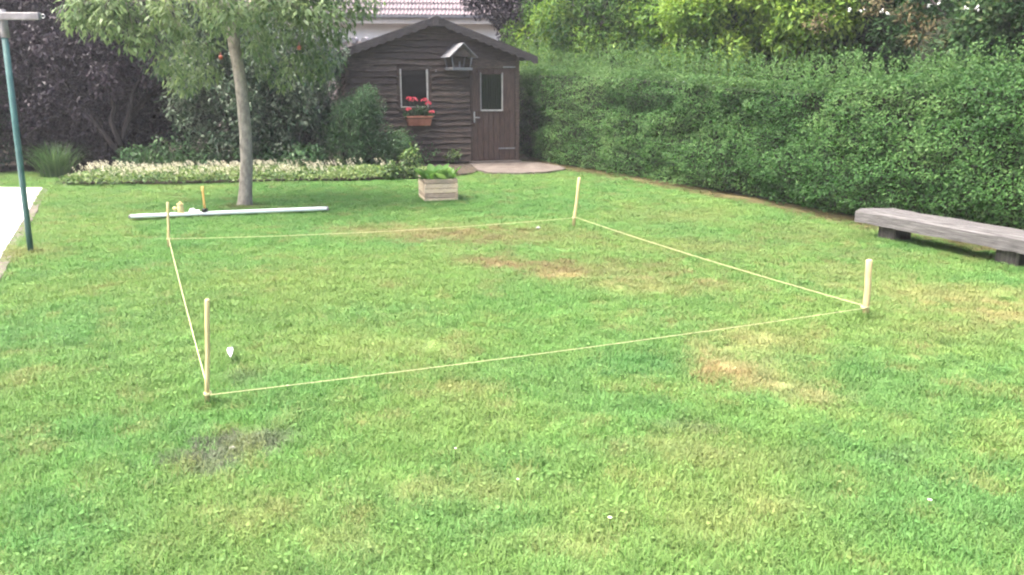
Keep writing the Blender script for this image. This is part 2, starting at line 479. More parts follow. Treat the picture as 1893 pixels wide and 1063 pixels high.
def lawn(x, y):
    n1 = fbm(x * .55 + 3, y * .55 + 8, 4); n2 = fbm(x * 1.9 + 40, y * 1.9, 4); n3 = fbm(x * 6 + 90, y * 6 + 20, 3); n4 = fbm(x * 16, y * 16 + 77, 2)
    k = np.clip((n1 - .40) / .25, 0, 1)[:, None]; k2 = np.clip((n2 - .47) / .22, 0, 1)[:, None]
    c = C_LUSH * (1 - k) + C_YEL * k * .55 + C_LUSH * k * .45
    c = c * (1 - .45 * k2) + C_COOL * .45 * k2
    ky = np.clip((n3 - .48) / .3, 0, 1)[:, None] * .35
    c = c * (1 - ky) + C_YEL * ky
    kb = np.clip((n3 * .5 + n4 * .5 - .60) / .12, 0, 1)[:, None] * .45          # thatch showing through here and there
    c = c * (1 - kb) + C_BROWN * kb
    bare = np.zeros_like(x)
    wob = (n3 - .5) * 1.7 + (n4 - .5) * 1.9 + (n2 - .5) * .6
    for px, py, rx, ry, kd, s in PW:
        q = np.hypot((x - px) / rx, (y - py) / ry) + wob
        m = np.clip((1.3 - q) / .9, 0, 1) * s
        c = c * (1 - m[:, None]) + CK[kd] * m[:, None]
        if kd in ('straw', 'brown', 'soil', 'red'): bare = np.maximum(bare, m * {'straw': .6, 'brown': .6, 'soil': .95, 'red': .6}[kd])
    hd = hedge_dist(x, y)
    m = np.clip((.42 - hd + wob * .35) / .3, 0, 1)
    c = c * (1 - m[:, None]) + (C_BROWN * .55 + C_LUSH * .1) * m[:, None]
    bare = np.maximum(bare, m)
    c = c * (1 + (n4[:, None] - .5) * .35)
    return c, bare


BED = [(-14, 15.2), (-9.0, 15.0), (-7.9, 14.0), (-7.35, 13.1), (-5.6, 13.15), (-4.0, 13.45), (-2.6, 13.75), (-1.7, 14.0), (-1.05, 14.3), (-.72, 14.75), (-.62, 15.3), (-.80, 16.0), (-.85, 16.75), (-3.5, 16.2), (-4.5, 20), (-14, 20)]
TERR = [(-7.34, 12.52), (-4.62, 7.05), (-3.55, 4.9), (-9.5, 3.2), (-16, 6), (-16, 12.6)]
PAD = [(-.86, 16.55), (-.66, 15.2), (-.42, 14.75), (.08, 14.6), (.62, 14.8), (1.02, 15.35), (1.0, 15.9), (.62, 16.75), (.2, 16.92)]


def inside(poly, x, y):
    r = np.zeros(x.shape, bool); n = len(poly)
    for i in range(n):
        x1, y1 = poly[i]; x2, y2 = poly[(i + 1) % n]
        c = ((y1 > y) != (y2 > y)) & (x < (x2 - x1) * (y - y1) / (y2 - y1 + 1e-12) + x1)
        r ^= c
    return r


# far ground to the horizon, and the lawn sheet with its relief
MB().slab([(-400, -60), (400, -60), (400, 600), (-400, 600)], -.5, -.05).build('ground', M['bedsoil'])
bpy.data.objects['ground']['kind'] = 'structure'
NX, NY = 420, 460
gx, gy = np.meshgrid(np.linspace(-9.6, 7.4, NX), np.linspace(.6, 19.5, NY), indexing='ij')
fx, fy = gx.ravel(), gy.ravel()
lc, lb = lawn(fx, fy)
fz = (fbm(fx * .8, fy * .8, 3) - .5) * .05 + (fbm(fx * 5, fy * 5, 3) - .5) * .010 - .012
fz = fz - .008
fz = np.where(inside(TERR, fx, fy) | inside(PAD, fx, fy), -.02, fz)


def lawn_z(x, y):
    return (fbm(x * .8, y * .8, 3) - .5) * .05 + (fbm(x * 5, y * 5, 3) - .5) * .010 - .012


idx = np.arange(NX * NY).reshape(NX, NY)
a, b, c_, d_ = idx[:-1, :-1].ravel(), idx[1:, :-1].ravel(), idx[1:, 1:].ravel(), idx[:-1, 1:].ravel()
F = np.concatenate([np.stack([a, b, c_], 1), np.stack([a, c_, d_], 1)])
me = tri_mesh('lawn_ground', np.stack([fx, fy, fz], 1), F)
at = me.attributes.new('turf', 'FLOAT_COLOR', 'POINT')
thatch = lc * .62 + np.array((.10, .10, .045)) * .12
thatch = thatch * (1 - lb[:, None]) + lc * lb[:, None]
at.data.foreach_set('color', np.concatenate([thatch, np.ones((len(thatch), 1))], 1).astype(np.float32).ravel())
me.polygons.foreach_set('use_smooth', np.ones(len(F), bool))
o = link('lawn', me, colmat('lawn_turf', 'turf', 'GEOMETRY', .95, bump=True)); o['kind'] = 'structure'

o = MB().slab(TERR, -.06, .012).build('terrace', M['paving']); o['kind'] = 'structure'
e = MB()
for (p, q) in ((TERR[0], TERR[1]), (TERR[1], TERR[2])):
    p, q = Vector((*p, 0)), Vector((*q, 0)); dr = (q - p).normalized(); nn = Vector((-dr.y, dr.x, 0)) * (.11 if (Vector((-dr.y, dr.x, 0)).x > 0) else -.11)
    k = max(3, int((q - p).length / .16)); pts0 = []; pts1 = []
    for i in range(k + 1):
        c = p.lerp(q, i / k); pts0.append((c + nn * .02).to_2d()); pts1.append((c + nn * (.75 + .2 * random.random())).to_2d())
    e.slab([tuple(v) for v in pts0 + pts1[::-1]], -.05, .006)
o = e.build('terrace_edging', M['edging']); o['kind'] = 'structure'
o = MB().slab(BED, -.04, .022).build('flower_bed_soil', M['bedsoil']); o['kind'] = 'structure'
pp = []
for i in range(len(PAD)):
    p, q = Vector(PAD[i]), Vector(PAD[(i + 1) % len(PAD)])
    for k in range(6):
        v = p.lerp(q, k / 6); pp.append((v.x + random.uniform(-.03, .03), v.y + random.uniform(-.03, .03)))
o = MB().slab(pp, -.04, .03).build('door_path', M['pad']); o['kind'] = 'structure'

# ------------------------------------------------------------------ grass blades
SRC = bpy.data.collections.new('grass_sources')
blade_mat = colmat('grass_blades', 'turf', 'INSTANCER', .55, .3, True)
for vi in range(8):
    nb = 84
    V = []; F = []; T = []
    for k in range(nb):
        r = .065 * math.sqrt(random.random()); t = random.uniform(0, 6.283)
        p = Vector((r * math.cos(t), r * math.sin(t), -.004))
        h = random.uniform(.012, .030) * (1.5 if random.random() < .10 else 1)
        lean = random.uniform(.35, 1.5); az = random.uniform(0, 6.283)
        dv = Vector((math.cos(az), math.sin(az), 0)); w = random.uniform(.0009, .0019)
        sd = Vector((-dv.y, dv.x, 0)) * w
        m = p + dv * h * lean * .45 + Vector((0, 0, h * .55)); tp = p + dv * h * lean + Vector((0, 0, h * (1.0 - .32 * lean)))
        b = len(V)
        V += [p - sd, p + sd, m - sd * .8, m + sd * .8, tp]
        F += [(b, b + 1, b + 3), (b, b + 3, b + 2), (b + 2, b + 3, b + 4)]
        T += [min(1, max(0, random.gauss(.5, .22)))] * 5
    if vi == 3:                                     # a few clover / plantain leaves
        for k in range(3):
            r = .05 * math.sqrt(random.random()); t = random.uniform(0, 6.283); az = random.uniform(0, 6.283)
            p = Vector((r * math.cos(t), r * math.sin(t), random.uniform(.008, .02))); dv = Vector((math.cos(az), math.sin(az), .25)) * random.uniform(.012, .026); sd = Vector((-math.sin(az), math.cos(az), 0)) * .007
            b = len(V); V += [p, p + dv * .5 + sd, p + dv * .5 - sd, p + dv]; F += [(b, b + 2, b + 1), (b + 1, b + 2, b + 3)]; T += [random.uniform(.45, .9)] * 4
    me = tri_mesh('grass_clump', np.array([tuple(v) for v in V]), np.array(F), np.array(T))
    me.materials.append(blade_mat)
    so = bpy.data.objects.new('grass_clump', me); SRC.objects.link(so)


def scatter_lawn():
    xs = []; ys = []; ss = []
    for (y0, y1, dens, s) in ((1.2, 4.2, 520, 1.0), (4.2, 7.5, 400, 1.06), (7.5, 11, 290, 1.15), (11, 16.5, 210, 1.3)):
        hw0, hw1 = -(y1 * .70 + 1.5), (y1 * .70 + 1.5)
        hw0 = max(hw0, -9.4); hw1 = min(hw1, 7.2)
        n = int((hw1 - hw0) * (y1 - y0) * dens)
        xs.append(RNG.uniform(hw0, hw1, n)); ys.append(RNG.uniform(y0, y1, n)); ss.append(np.full(n, s))
    x = np.concatenate(xs); y = np.concatenate(ys); s = np.concatenate(ss)
    # uncut tufts left standing round posts, planter, bench feet and trunk
    ex = []
    for (bx, by, r0, r1, k) in [(*G(383, 748)[:2], .012, .07, 26), (*G(1600, 582)[:2], .02, .09, 34), (*G(1060, 418)[:2], .02, .09, 30), (*G(312, 457)[:2], .012, .07, 24), (*G(57, 466)[:2], .03, .11, 40), (-3.58, 10.7, .10, .24, 60), (3.79, 8.18, .05, .26, 90), (4.30, 6.93, .05, .26, 90)]:
        t = RNG.uniform(0, 6.283, k); r = RNG.uniform(r0, r1, k); ex.append(np.stack([bx + r * np.cos(t), by + r * np.sin(t)], 1))
    t = RNG.random(220); u = np.where(RNG.random(220) < .5, t * .46, -.03); v = np.where(u > -.02, -.03, t * .6)
    ex.append(np.stack([G(785, 376).x + u * math.cos(R(14)) - v * math.sin(R(14)), G(785, 376).y + u * math.sin(R(14)) + v * math.cos(R(14))], 1))
    t = RNG.random(520); ex.append(np.stack([3.62 + 1.15 * t + RNG.normal(0, .03, 520), 8.40 - 2.85 * t + RNG.normal(0, .03, 520)], 1))
    ex = np.concatenate(ex)
    tall = np.concatenate([np.zeros(len(x)), np.ones(len(ex))])
    x = np.concatenate([x, ex[:, 0]]); y = np.concatenate([y, ex[:, 1]]); s = np.concatenate([s, np.full(len(ex), .75)])
    c, bare = lawn(x, y)
    hd = hedge_dist(x, y)
    keep = (RNG.random(len(x)) > bare * .72) & ~inside(TERR, x, y) & ~inside(PAD, x, y) & ~inside(BED, x, y) & (hd > .05)
    keep &= np.hypot((x - PW[26][0]) / .06, (y - PW[26][1]) / .03) > 1
    keep &= ~((np.abs(x + 3.58) < .09) & (np.abs(y - 10.7) < .1))
    keep &= (np.abs(x) < y * .70 + 1.5)
    x, y, s, c, tall = x[keep], y[keep], s[keep], c[keep], tall[keep]
    hgt = .85 + .5 * fbm(x * 1.3 + 60, y * 1.3 + 5, 3) + tall * RNG.uniform(.6, 1.9, len(x))
    n = len(x)
    c = c * (1 + RNG.normal(0, .06, (n, 1))) * (1 + RNG.normal(0, .03, (n, 3)))
    me = bpy.data.meshes.new('grass')
    me.vertices.add(n)
    me.vertices.foreach_set('co', np.stack([x, y, lawn_z(x, y)], 1).astype(np.float32).ravel())
    a = me.attributes.new('turf', 'FLOAT_COLOR', 'POINT'); a.data.foreach_set('color', np.concatenate([np.clip(c, .004, .8), np.ones((n, 1))], 1).astype(np.float32).ravel())
    a = me.attributes.new('yaw', 'FLOAT_VECTOR', 'POINT'); a.data.foreach_set('vector', np.stack([RNG.normal(0, .12, n), RNG.normal(0, .12, n), RNG.uniform(0, 6.283, n)], 1).astype(np.float32).ravel())
    a = me.attributes.new('size', 'FLOAT_VECTOR', 'POINT'); sz = s * RNG.uniform(.8, 1.2, n); a.data.foreach_set('vector', np.stack([sz, sz, np.minimum(sz, 1.15) * hgt], 1).astype(np.float32).ravel())
    a = me.attributes.new('pick', 'INT', 'POINT'); a.data.foreach_set('value', RNG.integers(0, 8, n).astype(np.int32))
    o = link('grass', me, None)
    me.materials.append(blade_mat)
    tag(o, 'short patchy green lawn grass around the staked square', 'grass', kind='stuff')
    ng = bpy.data.node_groups.new('grass_scatter', 'GeometryNodeTree')
    ng.interface.new_socket('Geometry', in_out='INPUT', socket_type='NodeSocketGeometry')
    ng.interface.new_socket('Geometry', in_out='OUTPUT', socket_type='NodeSocketGeometry')
    N = ng.nodes; Lk = ng.links
    gi = N.new('NodeGroupInput'); go = N.new('NodeGroupOutput')
    ci = N.new('GeometryNodeCollectionInfo'); ci.inputs['Collection'].default_value = SRC
    ci.inputs['Separate Children'].default_value = True; ci.inputs['Reset Children'].default_value = True
    ip = N.new('GeometryNodeInstanceOnPoints'); ip.inputs['Pick Instance'].default_value = True
    def attr(nm, tp):
        q = N.new('GeometryNodeInputNamedAttribute'); q.data_type = tp; q.inputs['Name'].default_value = nm
        return q.outputs['Attribute']
    e2r = N.new('FunctionNodeEulerToRotation')
    Lk.new(attr('yaw', 'FLOAT_VECTOR'), e2r.inputs[0])
    Lk.new(gi.outputs[0], ip.inputs['Points']); Lk.new(ci.outputs[0], ip.inputs['Instance'])
    Lk.new(attr('pick', 'INT'), ip.inputs['Instance Index']); Lk.new(e2r.outputs[0], ip.inputs['Rotation'])
    Lk.new(attr('size', 'FLOAT_VECTOR'), ip.inputs['Scale'])
    Lk.new(ip.outputs[0], go.inputs[0])
    md = o.modifiers.new('scatter', 'NODES'); md.node_group = ng
    print('grass clumps', n)


scatter_lawn()

# ================================================================== SHED
TH = R(16)
SL = Vector((-3.196, 16.029, 0))
SW, SD, EAVE, PEAK = 3.45, 2.6, 2.20, 2.81
shed = thing('garden_shed', 'dark brown wooden garden shed with gabled felt roof at the end of the lawn', 'shed', SL, TH)


def roof_z(u):
    return PEAK - (PEAK - EAVE) * abs(u - SW / 2) / (SW / 2)


def lap_board(u0, u1, z0, z1, slope=None, seed=0, v=0.0):
    """a horizontal waney-edged board, thick at its lower edge; slope clips the ends under the roof"""
    rg = random.Random(seed)
    n = max(3, int((u1 - u0) / .16)); ph = rg.uniform(0, 6)
    V = []; F = []
    for i in range(n + 1):
        u = u0 + (u1 - u0) * i / n
        w = .010 * math.sin(u * 5.3 + ph) + rg.uniform(-.006, .006)
        zb = z0 - .018 + w * 1.0; zt = z1 + .01
        pro = .062 + .006 * math.sin(u * 3 + ph)
        if slope: zt = min(zt, roof_z(u) - .01)
        zt = max(zt, zb + .002)
        V += [(u, v - pro, zb), (u, v - .006, zt), (u, v + .010, zt), (u, v - .004, zb)]
    for i in range(n):
        a = i * 4; b = a + 4
        F += [(a, b, b + 1, a + 1), (a + 1, b + 1, b + 2, a + 2), (a + 2, b + 2, b + 3, a + 3), (a + 3, b + 3, b, a)]
    F += [(0, 1, 2, 3), (n * 4 + 3, n * 4 + 2, n * 4 + 1, n * 4)]
    return MB().add(V, F)


WU0, WU1, WZ0, WZ1 = 1.03, 1.57, 1.16, 1.88
DU0, DU1 = 2.45, 3.40
row = 0
z = .10
BH = .118
while z < PEAK - .08:
    zt = z + BH
    m = M['shed2'] if (row * 7) % 5 in (0, 2) or row < 5 else M['shed']
    if z < 1.93:
        segs = [(.0, DU0 - .02)]
        if zt > WZ0 and z < WZ1: segs = [(.0, WU0 - .05), (WU1 + .05, DU0 - .02)]
        for (a, b) in segs: lap_board(a, b, z, zt, None, row * 3 + int(a * 10)).build('plank', m, shed, True)
    else:
        k = min(SW / 2, (PEAK - (z + .01)) / (PEAK - EAVE) * SW / 2)
        lap_board(max(0, SW / 2 - k), min(SW, SW / 2 + k), z, zt, True, row).build('plank', m, shed, True)
    z = zt; row += 1
# side wall boards (the side towards the bushes), laid along the depth
ML = Matrix.Rotation(R(-90), 4, 'Z')
for k in range(18):
    q = lap_board(-SD, 0, .1 + k * BH, .1 + (k + 1) * BH - (.0 if k < 17 else .03), None, 200 + k)
    q.v = [tuple(ML @ Vector(v)) for v in q.v]
    q.v = [(v[0] - .002, v[1], v[2]) for v in q.v]
    q.build('side_plank', M['shed'], shed, True)
# walls behind, floor, posts
w = MB()
w.box(SW - .03, SW + .0, .02, SD, .05, EAVE)
w.build('side_wall', M['shed'], shed, True)
w = MB().prism([(0, .05), (SW - .03, .05), (SW - .03, EAVE), (SW / 2, PEAK - .04), (0, EAVE)], SD - .03, SD)
w.build('rear_wall', M['shed'], shed, True)
MB().box(0.02, SW - .04, .03, SD - .04, .02, .06).build('floor', M['dark'], shed, True)
MB().box(SW - .065, SW + .02, -.045, .03, .03, EAVE - .02, .006).build('corner_post', M['shed2'], shed, True)
MB().box(-.03, .035, -.045, .03, .03, EAVE - .02, .006).build('corner_post', M['shed2'], shed, True)
MB().box(0, DU0 - .02, -.015, .03, .01, .10).build('sill_beam', M['shed'], shed, True)
# roof
OV, FR, BK = .34, .26, .15
sl = (PEAK - EAVE) / (SW / 2)
for sgn in (-1, 1):
    x0 = SW / 2; x1 = SW / 2 + sgn * (SW / 2 + OV)
    zz = lambda x: PEAK + .02 - sl * abs(x - SW / 2)
    b = MB()
    n = 8; V = []; Fc = []
    for i in range(n + 1):
        x = x0 + (x1 - x0) * i / n
        for y in (-FR, SD + BK):
            V += [(x, y, zz(x)), (x, y, zz(x) + .035 + .004 * math.sin(i * 2.1))]
    for i in range(n):
        a = i * 4; c = a + 4
        Fc += [(a + 1, a + 3, c + 3, c + 1), (a, c, c + 2, a + 2), (a, a + 1, c + 1, c), (a + 2, c + 2, c + 3, a + 3)]
    Fc += [(0, 2, 3, 1), (n * 4, n * 4 + 1, n * 4 + 3, n * 4 + 2)]
    b.add(V, Fc); rf = b.build('roof_slope', M['felt'], shed, True)
    # batten seams on the felt
    for y in (.55, 1.4, 2.2):
        s2 = MB(); s2.tube([(x0 + (x1 - x0) * t, y, zz(x0 + (x1 - x0) * t) + .040) for t in (0.01, .5, .995)], .008, 6); s2.build('felt_seam', M['felt'], rf, True)
    # scalloped bargeboard
    nS = 26; top = []; bot = []
    for i in range(nS * 6 + 1):
        t = i / (nS * 6); x = x0 + (x1 - x0) * t
        top.append((x, zz(x) + .045)); bot.append((x, zz(x) - .085 - .034 * abs(math.sin(t * nS * .5 * math.pi))))
    V = []
    for (p, q) in zip(top, bot):
        V += [(p[0], -FR - .003, p[1]), (q[0], -FR - .003, q[1]), (q[0], -FR - .026, q[1]), (p[0], -FR - .026, p[1])]
    Fc = []
    for i in range(len(top) - 1):
        a = i * 4; c = a + 4
        Fc += [(a, c, c + 1, a + 1), (a + 1, c + 1, c + 2, a + 2), (a + 2, c + 2, c + 3, a + 3), (a + 3, c + 3, c, a)]
    e = (len(top) - 1) * 4; Fc += [(0, 1, 2, 3), (e + 3, e + 2, e + 1, e)]
    MB().add(V, Fc).build('bargeboard', M['barge'], shed, True)
    # soffit strip under the front overhang
    MB().add([(x0, -FR, zz(x0) - .01), (x1, -FR, zz(x1) - .01), (x1, .0, zz(x1) - .01), (x0, .0, zz(x0) - .01), (x0, -FR, zz(x0) - .002), (x1, -FR, zz(x1) - .002), (x1, .0, zz(x1) - .002), (x0, .0, zz(x0) - .002)],
             [(0, 1, 2, 3), (4, 7, 6, 5), (0, 4, 5, 1), (2, 6, 7, 3)]).build('soffit', M['barge'], shed, True)
MB().prism([(SW / 2 - .12, PEAK + .012), (SW / 2, PEAK + .068), (SW / 2 + .12, PEAK + .012), (SW / 2 + .12, PEAK + .026), (SW / 2, PEAK + .085), (SW / 2 - .12, PEAK + .026)], -FR - .03, SD + BK + .01).build('ridge_cap', M['felt'], shed, True)
MB().box(SW / 2 - .06, SW / 2 + .06, -FR - .042, -FR - .028, PEAK - .13, PEAK + .055, .004).build('ridge_plate', M['barge'], shed, True)

# window
win = bpy.data.objects.new('window', None); COL.objects.link(win); win.parent = shed; win.location = (0, 0, 0)
f = MB(); f.box(WU0 - .07, WU0 - .012, -.052, .03, WZ0 - .07, WZ1 + .07, .004); f.build('casing', M['shed'], win, True)
f = MB(); f.box(WU1 + .012, WU1 + .075, -.052, .03, WZ0 - .07, WZ1 + .07, .004); f.build('casing', M['shed'], win, True)
f = MB(); f.box(WU0 - .012, WU1 + .012, -.050, .03, WZ1 + .012, WZ1 + .07, .004); f.build('casing', M['shed'], win, True)
f = MB(); f.box(WU0 - .012, WU1 + .012, -.058, .03, WZ0 - .07, WZ0 - .012, .004); f.build('window_sill', M['shed2'], win, True)
for (a, b, c, d) in ((WU0 - .010, WU0 + .018, WZ0 - .010, WZ1 + .010), (WU1 - .024, WU1 + .010, WZ0 - .010, WZ1 + .010)):
    MB().box(a, b, -.045, .015, c, d, .003).build('sash_stile', M['palepaint'], win, True)
MB().box(WU0 + .018, WU1 - .024, -.043, .012, WZ0 - .010, WZ0 + .012, .003).build('sash_rail', M['palepaint'], win, True)
MB().box(WU0 + .018, WU1 - .024, -.043, .012, WZ1 - .012, WZ1 + .010, .003).build('sash_rail', M['shed'], win, True)
MB().box(WU0 + .016, WU1 - .022, -.018, -.013, WZ0 + .010, WZ1 - .010).build('pane', M['glass'], win, True)

# door of vertical planks with a glazed opening
door = bpy.data.objects.new('door', None); COL.objects.link(door); door.parent = shed; door.location = (0, 0, 0)
GU0, GU1, GZ0, GZ1 = 2.665, 3.095, 1.10, 1.80
nP = 8; pw = (DU1 - DU0 - .05) / nP
for i in range(nP):
    a = DU0 + .025 + i * pw + .003; b = a + pw - .006
    parts = [(.07, 1.90)]
    if b > GU0 - .02 and a < GU1 + .02:
        parts = [(.07, GZ0 - .03), (GZ1 + .03, 1.90)]
    for (c, d) in parts:
        MB().box(a, b, -.028 - .003 * (i % 3), .005, c, d, .004).build('plank', M['door'], door, True)
for (a, b) in ((DU0 + .028, GU0 - .022), (GU1 + .022, DU1 - .028)):      # planks beside the opening
    MB().box(a, b, -.038, -.030, GZ0 - .028, GZ1 + .028, .003).build('stile', M['door'], door, True)
MB().box(DU0 - .02, DU0 + .022, -.046, .02, .03, 1.93, .004).build('door_frame', M['shed'], shed, True)
MB().box(DU1 - .022, DU1 - .018 + .004, -.046, .02, .03, 1.93).build('door_frame', M['shed'], shed, True)
MB().box(DU0 + .022, SW - .066, -.046, .02, 1.905, 1.985, .004).build('door_head', M['shed2'], shed, True)
for (a, b, c, d, mm) in ((GU0 - .022, GU0, GZ0 - .03, GZ1 + .03, 'greypost'), (GU1, GU1 + .026, GZ0 - .03, GZ1 + .03, 'palepaint')):
    MB().box(a, b, -.050, .01, c, d, .003).build('glazing_bead', M[mm], door, True)
MB().box(GU0, GU1, -.052, .01, GZ0 - .034, GZ0, .003).build('glazing_bead', M['palepaint'], door, True)
MB().box(GU0, GU1, -.050, .01, GZ1, GZ1 + .03, .003).build('glazing_bead', M['door'], door, True)
MB().box(GU0 - .002, GU1 + .002, -.020, -.015, GZ0 - .004, GZ1 + .004).build('pane', M['glass'], door, True)
cu = MB(); n = 46; V = []
for i in range(n + 1):
    u = GU0 - .03 + (GU1 - GU0 + .06) * i / n; y = .045 + .014 * math.sin(i * 1.35) + .006 * math.sin(i * .61)
    V += [(u, y, GZ0 - .08), (u, y, GZ1 + .05)]
cu.add(V, [(2 * i, 2 * i + 2, 2 * i + 3, 2 * i + 1) for i in range(n)], True).build('curtain', M['curtain'], door, True)
h = MB(); h.box(2.500, 2.530, -.044, -.030, .84, 1.06, .004); h.tube([(2.515, -.04, .945), (2.515, -.085, .945)], .011, 8); h.tube([(2.51, -.085, .945), (2.56, -.088, .944), (2.62, -.082, .940)], .011, 8)
h.build('handle', M['steel'], door, True)
MB().box(3.02, 3.385, -.042, -.032, .295, .325, .003).build('strap_hinge', M['greypost'], door, True)
MB().box(3.12, 3.385, -.056, -.047, 1.925, 1.955, .003).build('strap_hinge', M['greypost'], shed, True)
MB().box(DU0 - .05, SW + .05, -.14, .03, .0, .062, .008).build('threshold', M['pad'], shed, True)
# small eye bolt on the wall beside the window
MB().tube([(1.74, -.03, 1.86), (1.74, -.06, 1.86)], .018, 8).build('bolt', M['steel'], shed, True)


def shed_pt(u, v, z):
    return SL + Vector((u * math.cos(TH) - v * math.sin(TH), u * math.sin(TH) + v * math.cos(TH), z))


# ------------------------------------------------------------------ bird feeder on the shed
fd = thing('bird_feeder', 'grey wooden bird feeder house mounted high on the shed beside the door', 'bird feeder', shed_pt(2.12, -.075, 1.88), TH + R(9))
FZ = 0.0; D0, D1 = -.42, .03
MB().box(-.20, .20, D0 + .02, D1, FZ - .015, FZ + .01, .003).build('tray', M['feeder'], fd, True)
for (a, b, c, d) in ((-.21, .21, D0, D0 + .018), ):
    MB().box(a, b, c, d, FZ - .02, FZ + .035, .003).build('tray_rim', M['feeder'], fd, True)
for sx in (-1, 1):
    MB().box(sx * .205 - .008, sx * .205 + .008, D0 + .02, D1, FZ + .012, FZ + .035, .002).build('tray_rim', M['feeder'], fd, True)
    for yy in (D0 + .04, D1 - .04):
        MB().tube([(sx * .165, yy, FZ + .01), (sx * .215, yy, FZ + .235)], .017, 4).build('post', M['feeder'], fd, True)
    Mx = Matrix.Translation((0, 0, FZ + .475)) @ Matrix.Rotation(R(42) * sx, 4, 'Y')
    for k in range(3):                                   # three boards on each slope
        aa = .0 + k * .132
        bb = MB(); lo, hi = (aa, aa + .128)
        bb.box(min(sx * lo, sx * hi), max(sx * lo, sx * hi), D0 - .07, D1 + .0, .0, .014 + .002 * k, .002, Mx)
        bb.build('roof_board', M['feeder'], fd, True)
MB().prism([(-.20, FZ + .24), (.20, FZ + .24), (.0, FZ + .455)], D0 + .03, D0 + .045).build('gable', M['feeder_in'], fd, True)
MB().prism([(-.17, FZ + .01), (.17, FZ + .01), (.20, FZ + .24), (0, FZ + .455), (-.20, FZ + .24)], D1 - .015, D1 - .002).build('back_panel', M['feeder_in'], fd, True)
MB().tube([(0, D0 - .075, FZ + .478), (0, D1, FZ + .478)], .016, 6).build('ridge_strip', M['feeder'], fd, True)
MB().box(-.02, .02, D0 + .15, D0 + .17, FZ + .01, FZ + .15, .002).build('seed_stick', M['feeder'], fd, True)

# ------------------------------------------------------------------ window box and geranium
wb = thing('window_box', 'terracotta coloured flower trough hung under the shed window', 'flower box', shed_pt(1.36, -.062, .80), TH)
f = MB(); Wt, Wb, dp, ht = .25, .215, .19, .185
V = [(-Wb, -dp * .85, 0), (Wb, -dp * .85, 0), (Wb, 0, 0), (-Wb, 0, 0), (-Wt, -dp, ht), (Wt, -dp, ht), (Wt, 0, ht), (-Wt, 0, ht)]
f.add(V, [(0, 3, 2, 1), (0, 1, 5, 4), (1, 2, 6, 5), (2, 3, 7, 6), (3, 0, 4, 7)]).build('trough', M['terracotta'], wb, True)
MB().box(-Wt - .012, Wt + .012, -dp - .012, -dp + .004, ht - .03, ht + .004, .003).build('rim', M['terracotta'], wb, True)
MB().box(-Wt + .005, Wt - .005, -dp + .006, -.004, ht - .05, ht - .015).build('potting_soil', M['soil'], wb, True)
for u in (-.15, .15): MB().box(u - .01, u + .01, -dp, .02, -.012, -.002).build('bracket', M['iron'], wb, True)
ge = thing('geranium_plant', 'coral red geranium flowering in the trough under the shed window', 'flowering plant', shed_pt(1.36, -.15, .96), TH)
cs = np.array([(u, random.uniform(-.07, .06), random.uniform(.03, .17)) for u in np.linspace(-.24, .25, 13)])
P, A, N, T = clumps(cs, np.full(len(cs), .075), 34)
leaves('foliage', P, A, N, RNG.uniform(.03, .05, len(P)), .045, T, M['L_geran'], ge, True)
st = MB()
for (u, y, zz, r) in ((-.11, -.03, .345, .085), (.12, -.02, .33, .075), (.19, .0, .27, .05), (-.21, -.06, .16, .05), (.25, -.05, .10, .055), (-.19, .0, .37, .045)):
    st = MB(); st.tube([(u * .6, -.01, .02), (u * .9, y * .6, zz * .6), (u, y, zz)], .005, 5); st.build('stem', M['L_geran'], ge, True)
    n = 46; d = rdir(n); d[:, 2] = np.abs(d[:, 2]) * .9 - .25
    P = np.array((u, y, zz)) + d * r * .75 * np.array([1, .8, .75])
    leaves('flower_head', P, unit(d + rdir(n) * .6), d, .034, .032, RNG.normal(.5, .25, n), M['L_petal'], ge, True, fold=.05)

# ------------------------------------------------------------------ wooden planter on the lawn and its plant
plp = G(785, 376)
pl = thing('wooden_planter', 'square planter of bleached stacked boards standing on the lawn before the shed', 'planter', (plp.x, plp.y, 0), R(14))
PW_, PD_, nrow = .46, .60, 5
rh = .064
for k in range(nrow):
    z0 = .005 + k * rh; z1 = z0 + rh - .006
    ex = .012 if k % 2 else -.0
    m1 = M['planter'] if k in (0, 2, 3) else M['planter2']; m2 = M['planter2'] if k in (1, 4) else M['planter']
    t = .034
    jig = lambda: random.uniform(-.004, .004)
    if k % 2 == 0:
        a = [(0, PW_, jig(), t), (0, PW_, PD_ - t, PD_ + jig())]; b = [(jig(), t, t + .002, PD_ - t - .002), (PW_ - t, PW_ + jig(), t + .002, PD_ - t - .002)]
    else:
        a = [(t + .002, PW_ - t - .002, jig(), t), (t + .002, PW_ - t - .002, PD_ - t, PD_ + jig())]; b = [(jig(), t, -.008, PD_ + .008), (PW_ - t, PW_ + jig(), -.008, PD_ + .008)]
    for q in a: MB().box(*q, z0, z1, .004).build('board', m1, pl, True)
    for q in b: MB().box(*q, z0, z1, .004).build('board', m2, pl, True)
MB().box(.03, PW_ - .03, .03, PD_ - .03, .02, .27).build('soil', M['soil'], pl, True)
vp = thing('leafy_plant', 'fresh green broad leaved plants growing in the wooden planter', 'plant', pl.location + Matrix.Rotation(R(14), 3, 'Z') @ Vector((PW_ / 2, PD_ / 2, .27)), R(14))
lm = MB(); V = []; Fc = []
rows_ = 7
for i in range(rows_):
    t = i / (rows_ - 1); w = math.sin(math.pi * min(1, t * .86 + .10)) ** .75 * .5
    for j in range(5):
        s_ = (j - 2) / 2
        V.append((s_ * w + 0.03 * math.sin(i * 2.3 + j), t, -.14 * abs(s_) * 0 + .10 * s_ * s_ * w * 2 - .16 * t * t + .025 * math.sin(j * 2.2 + i * 1.9)))
for i in range(rows_ - 1):
    for j in range(4):
        a = i * 5 + j; Fc.append((a, a + 1, a + 6, a + 5))
leafme = []
